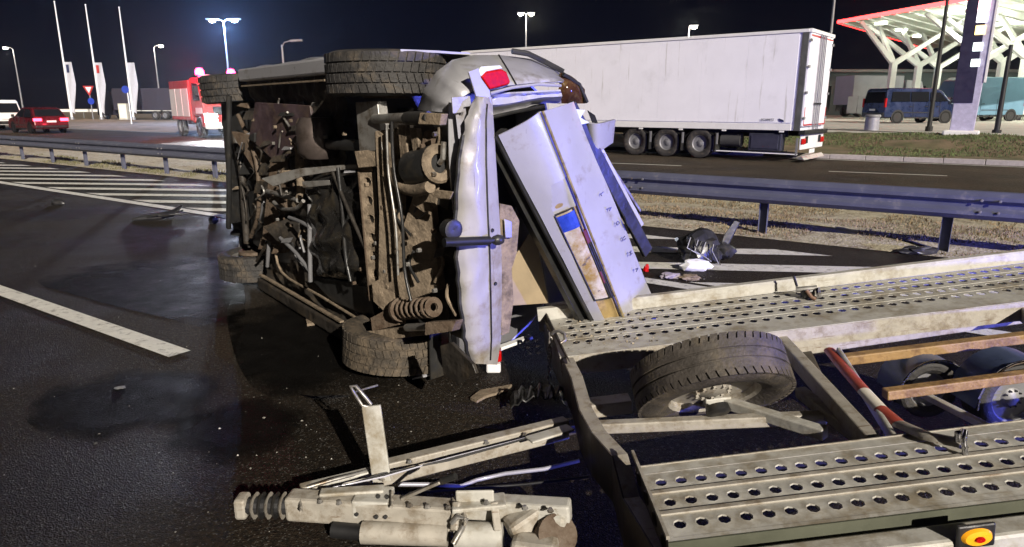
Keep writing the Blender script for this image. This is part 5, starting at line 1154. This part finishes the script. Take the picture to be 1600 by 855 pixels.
def patch(pts, label):
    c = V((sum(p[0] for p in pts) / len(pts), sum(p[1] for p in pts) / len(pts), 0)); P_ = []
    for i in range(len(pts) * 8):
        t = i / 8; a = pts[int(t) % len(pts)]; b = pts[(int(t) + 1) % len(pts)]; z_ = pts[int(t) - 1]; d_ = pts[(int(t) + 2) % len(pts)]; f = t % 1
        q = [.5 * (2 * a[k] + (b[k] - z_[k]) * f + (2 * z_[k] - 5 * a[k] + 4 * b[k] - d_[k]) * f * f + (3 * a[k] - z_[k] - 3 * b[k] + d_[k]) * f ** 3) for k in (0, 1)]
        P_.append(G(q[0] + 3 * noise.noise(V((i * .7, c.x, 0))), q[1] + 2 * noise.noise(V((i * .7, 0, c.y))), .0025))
    o = MB().quad(*P_).build('dark_patch', DARKP); tag(o, label, 'patch'); return o
patch([(40, 655), (80, 600), (165, 580), (290, 575), (350, 600), (330, 650), (240, 685), (120, 690)], 'painted oval shadow stain on the tarmac at the lower left')  # a cast shadow painted onto the road as a dark sheet
patch([(250, 675), (330, 625), (450, 625), (480, 680), (380, 725), (280, 715)], 'dark stain between the painted oval shadow and the drawbar')
patch([(60, 440), (130, 405), (300, 392), (372, 410), (370, 560), (250, 560), (330, 520), (150, 470)], 'large painted car shadow and stain left of the front wheel')  # car's shadow put in as dark colour, run together with a stain
patch([(360, 470), (480, 460), (620, 540), (700, 600), (660, 640), (500, 630), (390, 600)], 'broad dark stain beside the lower rear wheel')
# splinters of glass and plastic, far too many and too small to count
mb = MB()
for k in range(420):
    if k % 3 == 0: u, v = rnd.gauss(560, 170), rnd.gauss(640, 70)
    elif k % 3 == 1: u, v = rnd.uniform(0, 760), rnd.uniform(380, 850)
    else: u, v = rnd.gauss(1060, 60), rnd.gauss(432, 14)
    if v < 350 or v > 900: continue
    p = G(u, v, .0015); s_ = abs(rnd.gauss(0, .0035)) + .0018; a = rnd.random() * 6.28
    w_ = [V((math.cos(a + t) * s_ * rnd.uniform(.5, 1.4), math.sin(a + t) * s_ * rnd.uniform(.5, 1.4), 0)) for t in (0, 2.1, 4.2)]
    mb.use(0 if rnd.random() < .5 else 1); mb.add([p + w_[0], p + w_[1], p + w_[2], p + V((0, 0, s_ * rnd.uniform(.3, 1)))], [(0, 1, 3), (1, 2, 3), (2, 0, 3)])
o = mb.build('glass_splinters', [mat('splinter_bright', (.26, .25, .22), .4), mat('splinter_dark', (.03, .03, .03), .4)], fix=False); struct(o, 'stuff'); tag(o, 'splinters of glass and plastic strewn over the tarmac', 'debris')

# welds, bolts and wiring on the drawbar
def weld(a, b, r_=.006, par=None):
    a, b = gl(*a), gl(*b); n = max(6, int((b - a).length / .008)); MB().tube([a.lerp(b, k / n) + V((rnd.uniform(-.0015, .0015),) * 3) for k in range(n + 1)], r_, 6, [r_ * (.7 + .5 * (k % 2)) for k in range(n + 1)]).build('weld_bead', GALV2, par or trl, smooth=60)
weld((470, 770, .142), (470, 800, .142)); weld((726, 792, .163), (726, 822, .14)); weld((612, 768, .17), (612, 792, .165)); weld((585, 738, .165), (600, 752, .165))
for (u, v, z) in ((640, 790, .163), (668, 792, .163), (700, 794, .163), (500, 784, .15), (530, 786, .15), (760, 786, .19), (820, 794, .19), (860, 798, .195), (640, 722, .162), (760, 692, .17), (820, 680, .175)):
    q = gl(u, v, z); MB().lathe([(.001, .010), (.008, .010), (.010, 0), (.013, 0), (.013, -.003)], q, (0, 0, 1), 6).build('bolt', STEEL, trl)
for k in range(3):
    MB().tube([gl(520 + 8 * k, 762 - k, .165), gl(600, 745 - 3 * k, .172), gl(700, 716 + 2 * k, .176), gl(800, 690 + k, .182), gl(880, 668, .185)], .0035, 6).build('wiring', BLACK if k else LID, trl, smooth=60)
hb_ = MB().beam(gl(630, 778, .16), gl(690, 752, .30), .03, .012).build('handbrake_lever', GALV2, trl, bevel=.004)
MB().tube([gl(690, 752, .30), gl(712, 744, .33)], .013, 10).build('lever_grip', BLACKP, hb_, smooth=60)
# rubble lying on the far track by the corner: too small to count
mb = MB()
for k in range(170):
    x_, y_ = 1.45 + abs(rnd.gauss(0, .3)), rnd.uniform(.95, 1.53); p = V((x_, y_, DZ + .003)); s_ = abs(rnd.gauss(0, .004)) + .002; a = rnd.random() * 6.28
    mb.use(k % 2); mb.add([p + V((math.cos(a + t) * s_, math.sin(a + t) * s_ * .7, 0)) for t in (0, 2.1, 4.2)] + [p + V((0, 0, s_ * .9))], [(0, 1, 3), (1, 2, 3), (2, 0, 3)])
struct(mb.build('track_rubble', [mat('rubble_tan', (.36, .30, .21), .9), mat('rubble_dark', (.07, .055, .04), .9)], trl, fix=False), 'stuff')
# night haze round the whole place
hz = MB().box((-20, 160, 7.0), (500, 460, 16.6)).build('haze', []); struct(hz, 'stuff'); tag(hz, 'thin night haze that glows around the lamps', 'haze')
hm = bpy.data.materials.new('haze_air'); hm.use_nodes = True; hn = hm.node_tree.nodes
hn.remove(hn['Principled BSDF']); pv = hn.new('ShaderNodeVolumePrincipled')
pv.inputs['Color'].default_value = (.9, .93, 1, 1); pv.inputs['Density'].default_value = .0003; pv.inputs['Anisotropy'].default_value = .82
hm.node_tree.links.new(pv.outputs[0], hn['Material Output'].inputs['Volume']); hz.data.materials.append(hm)
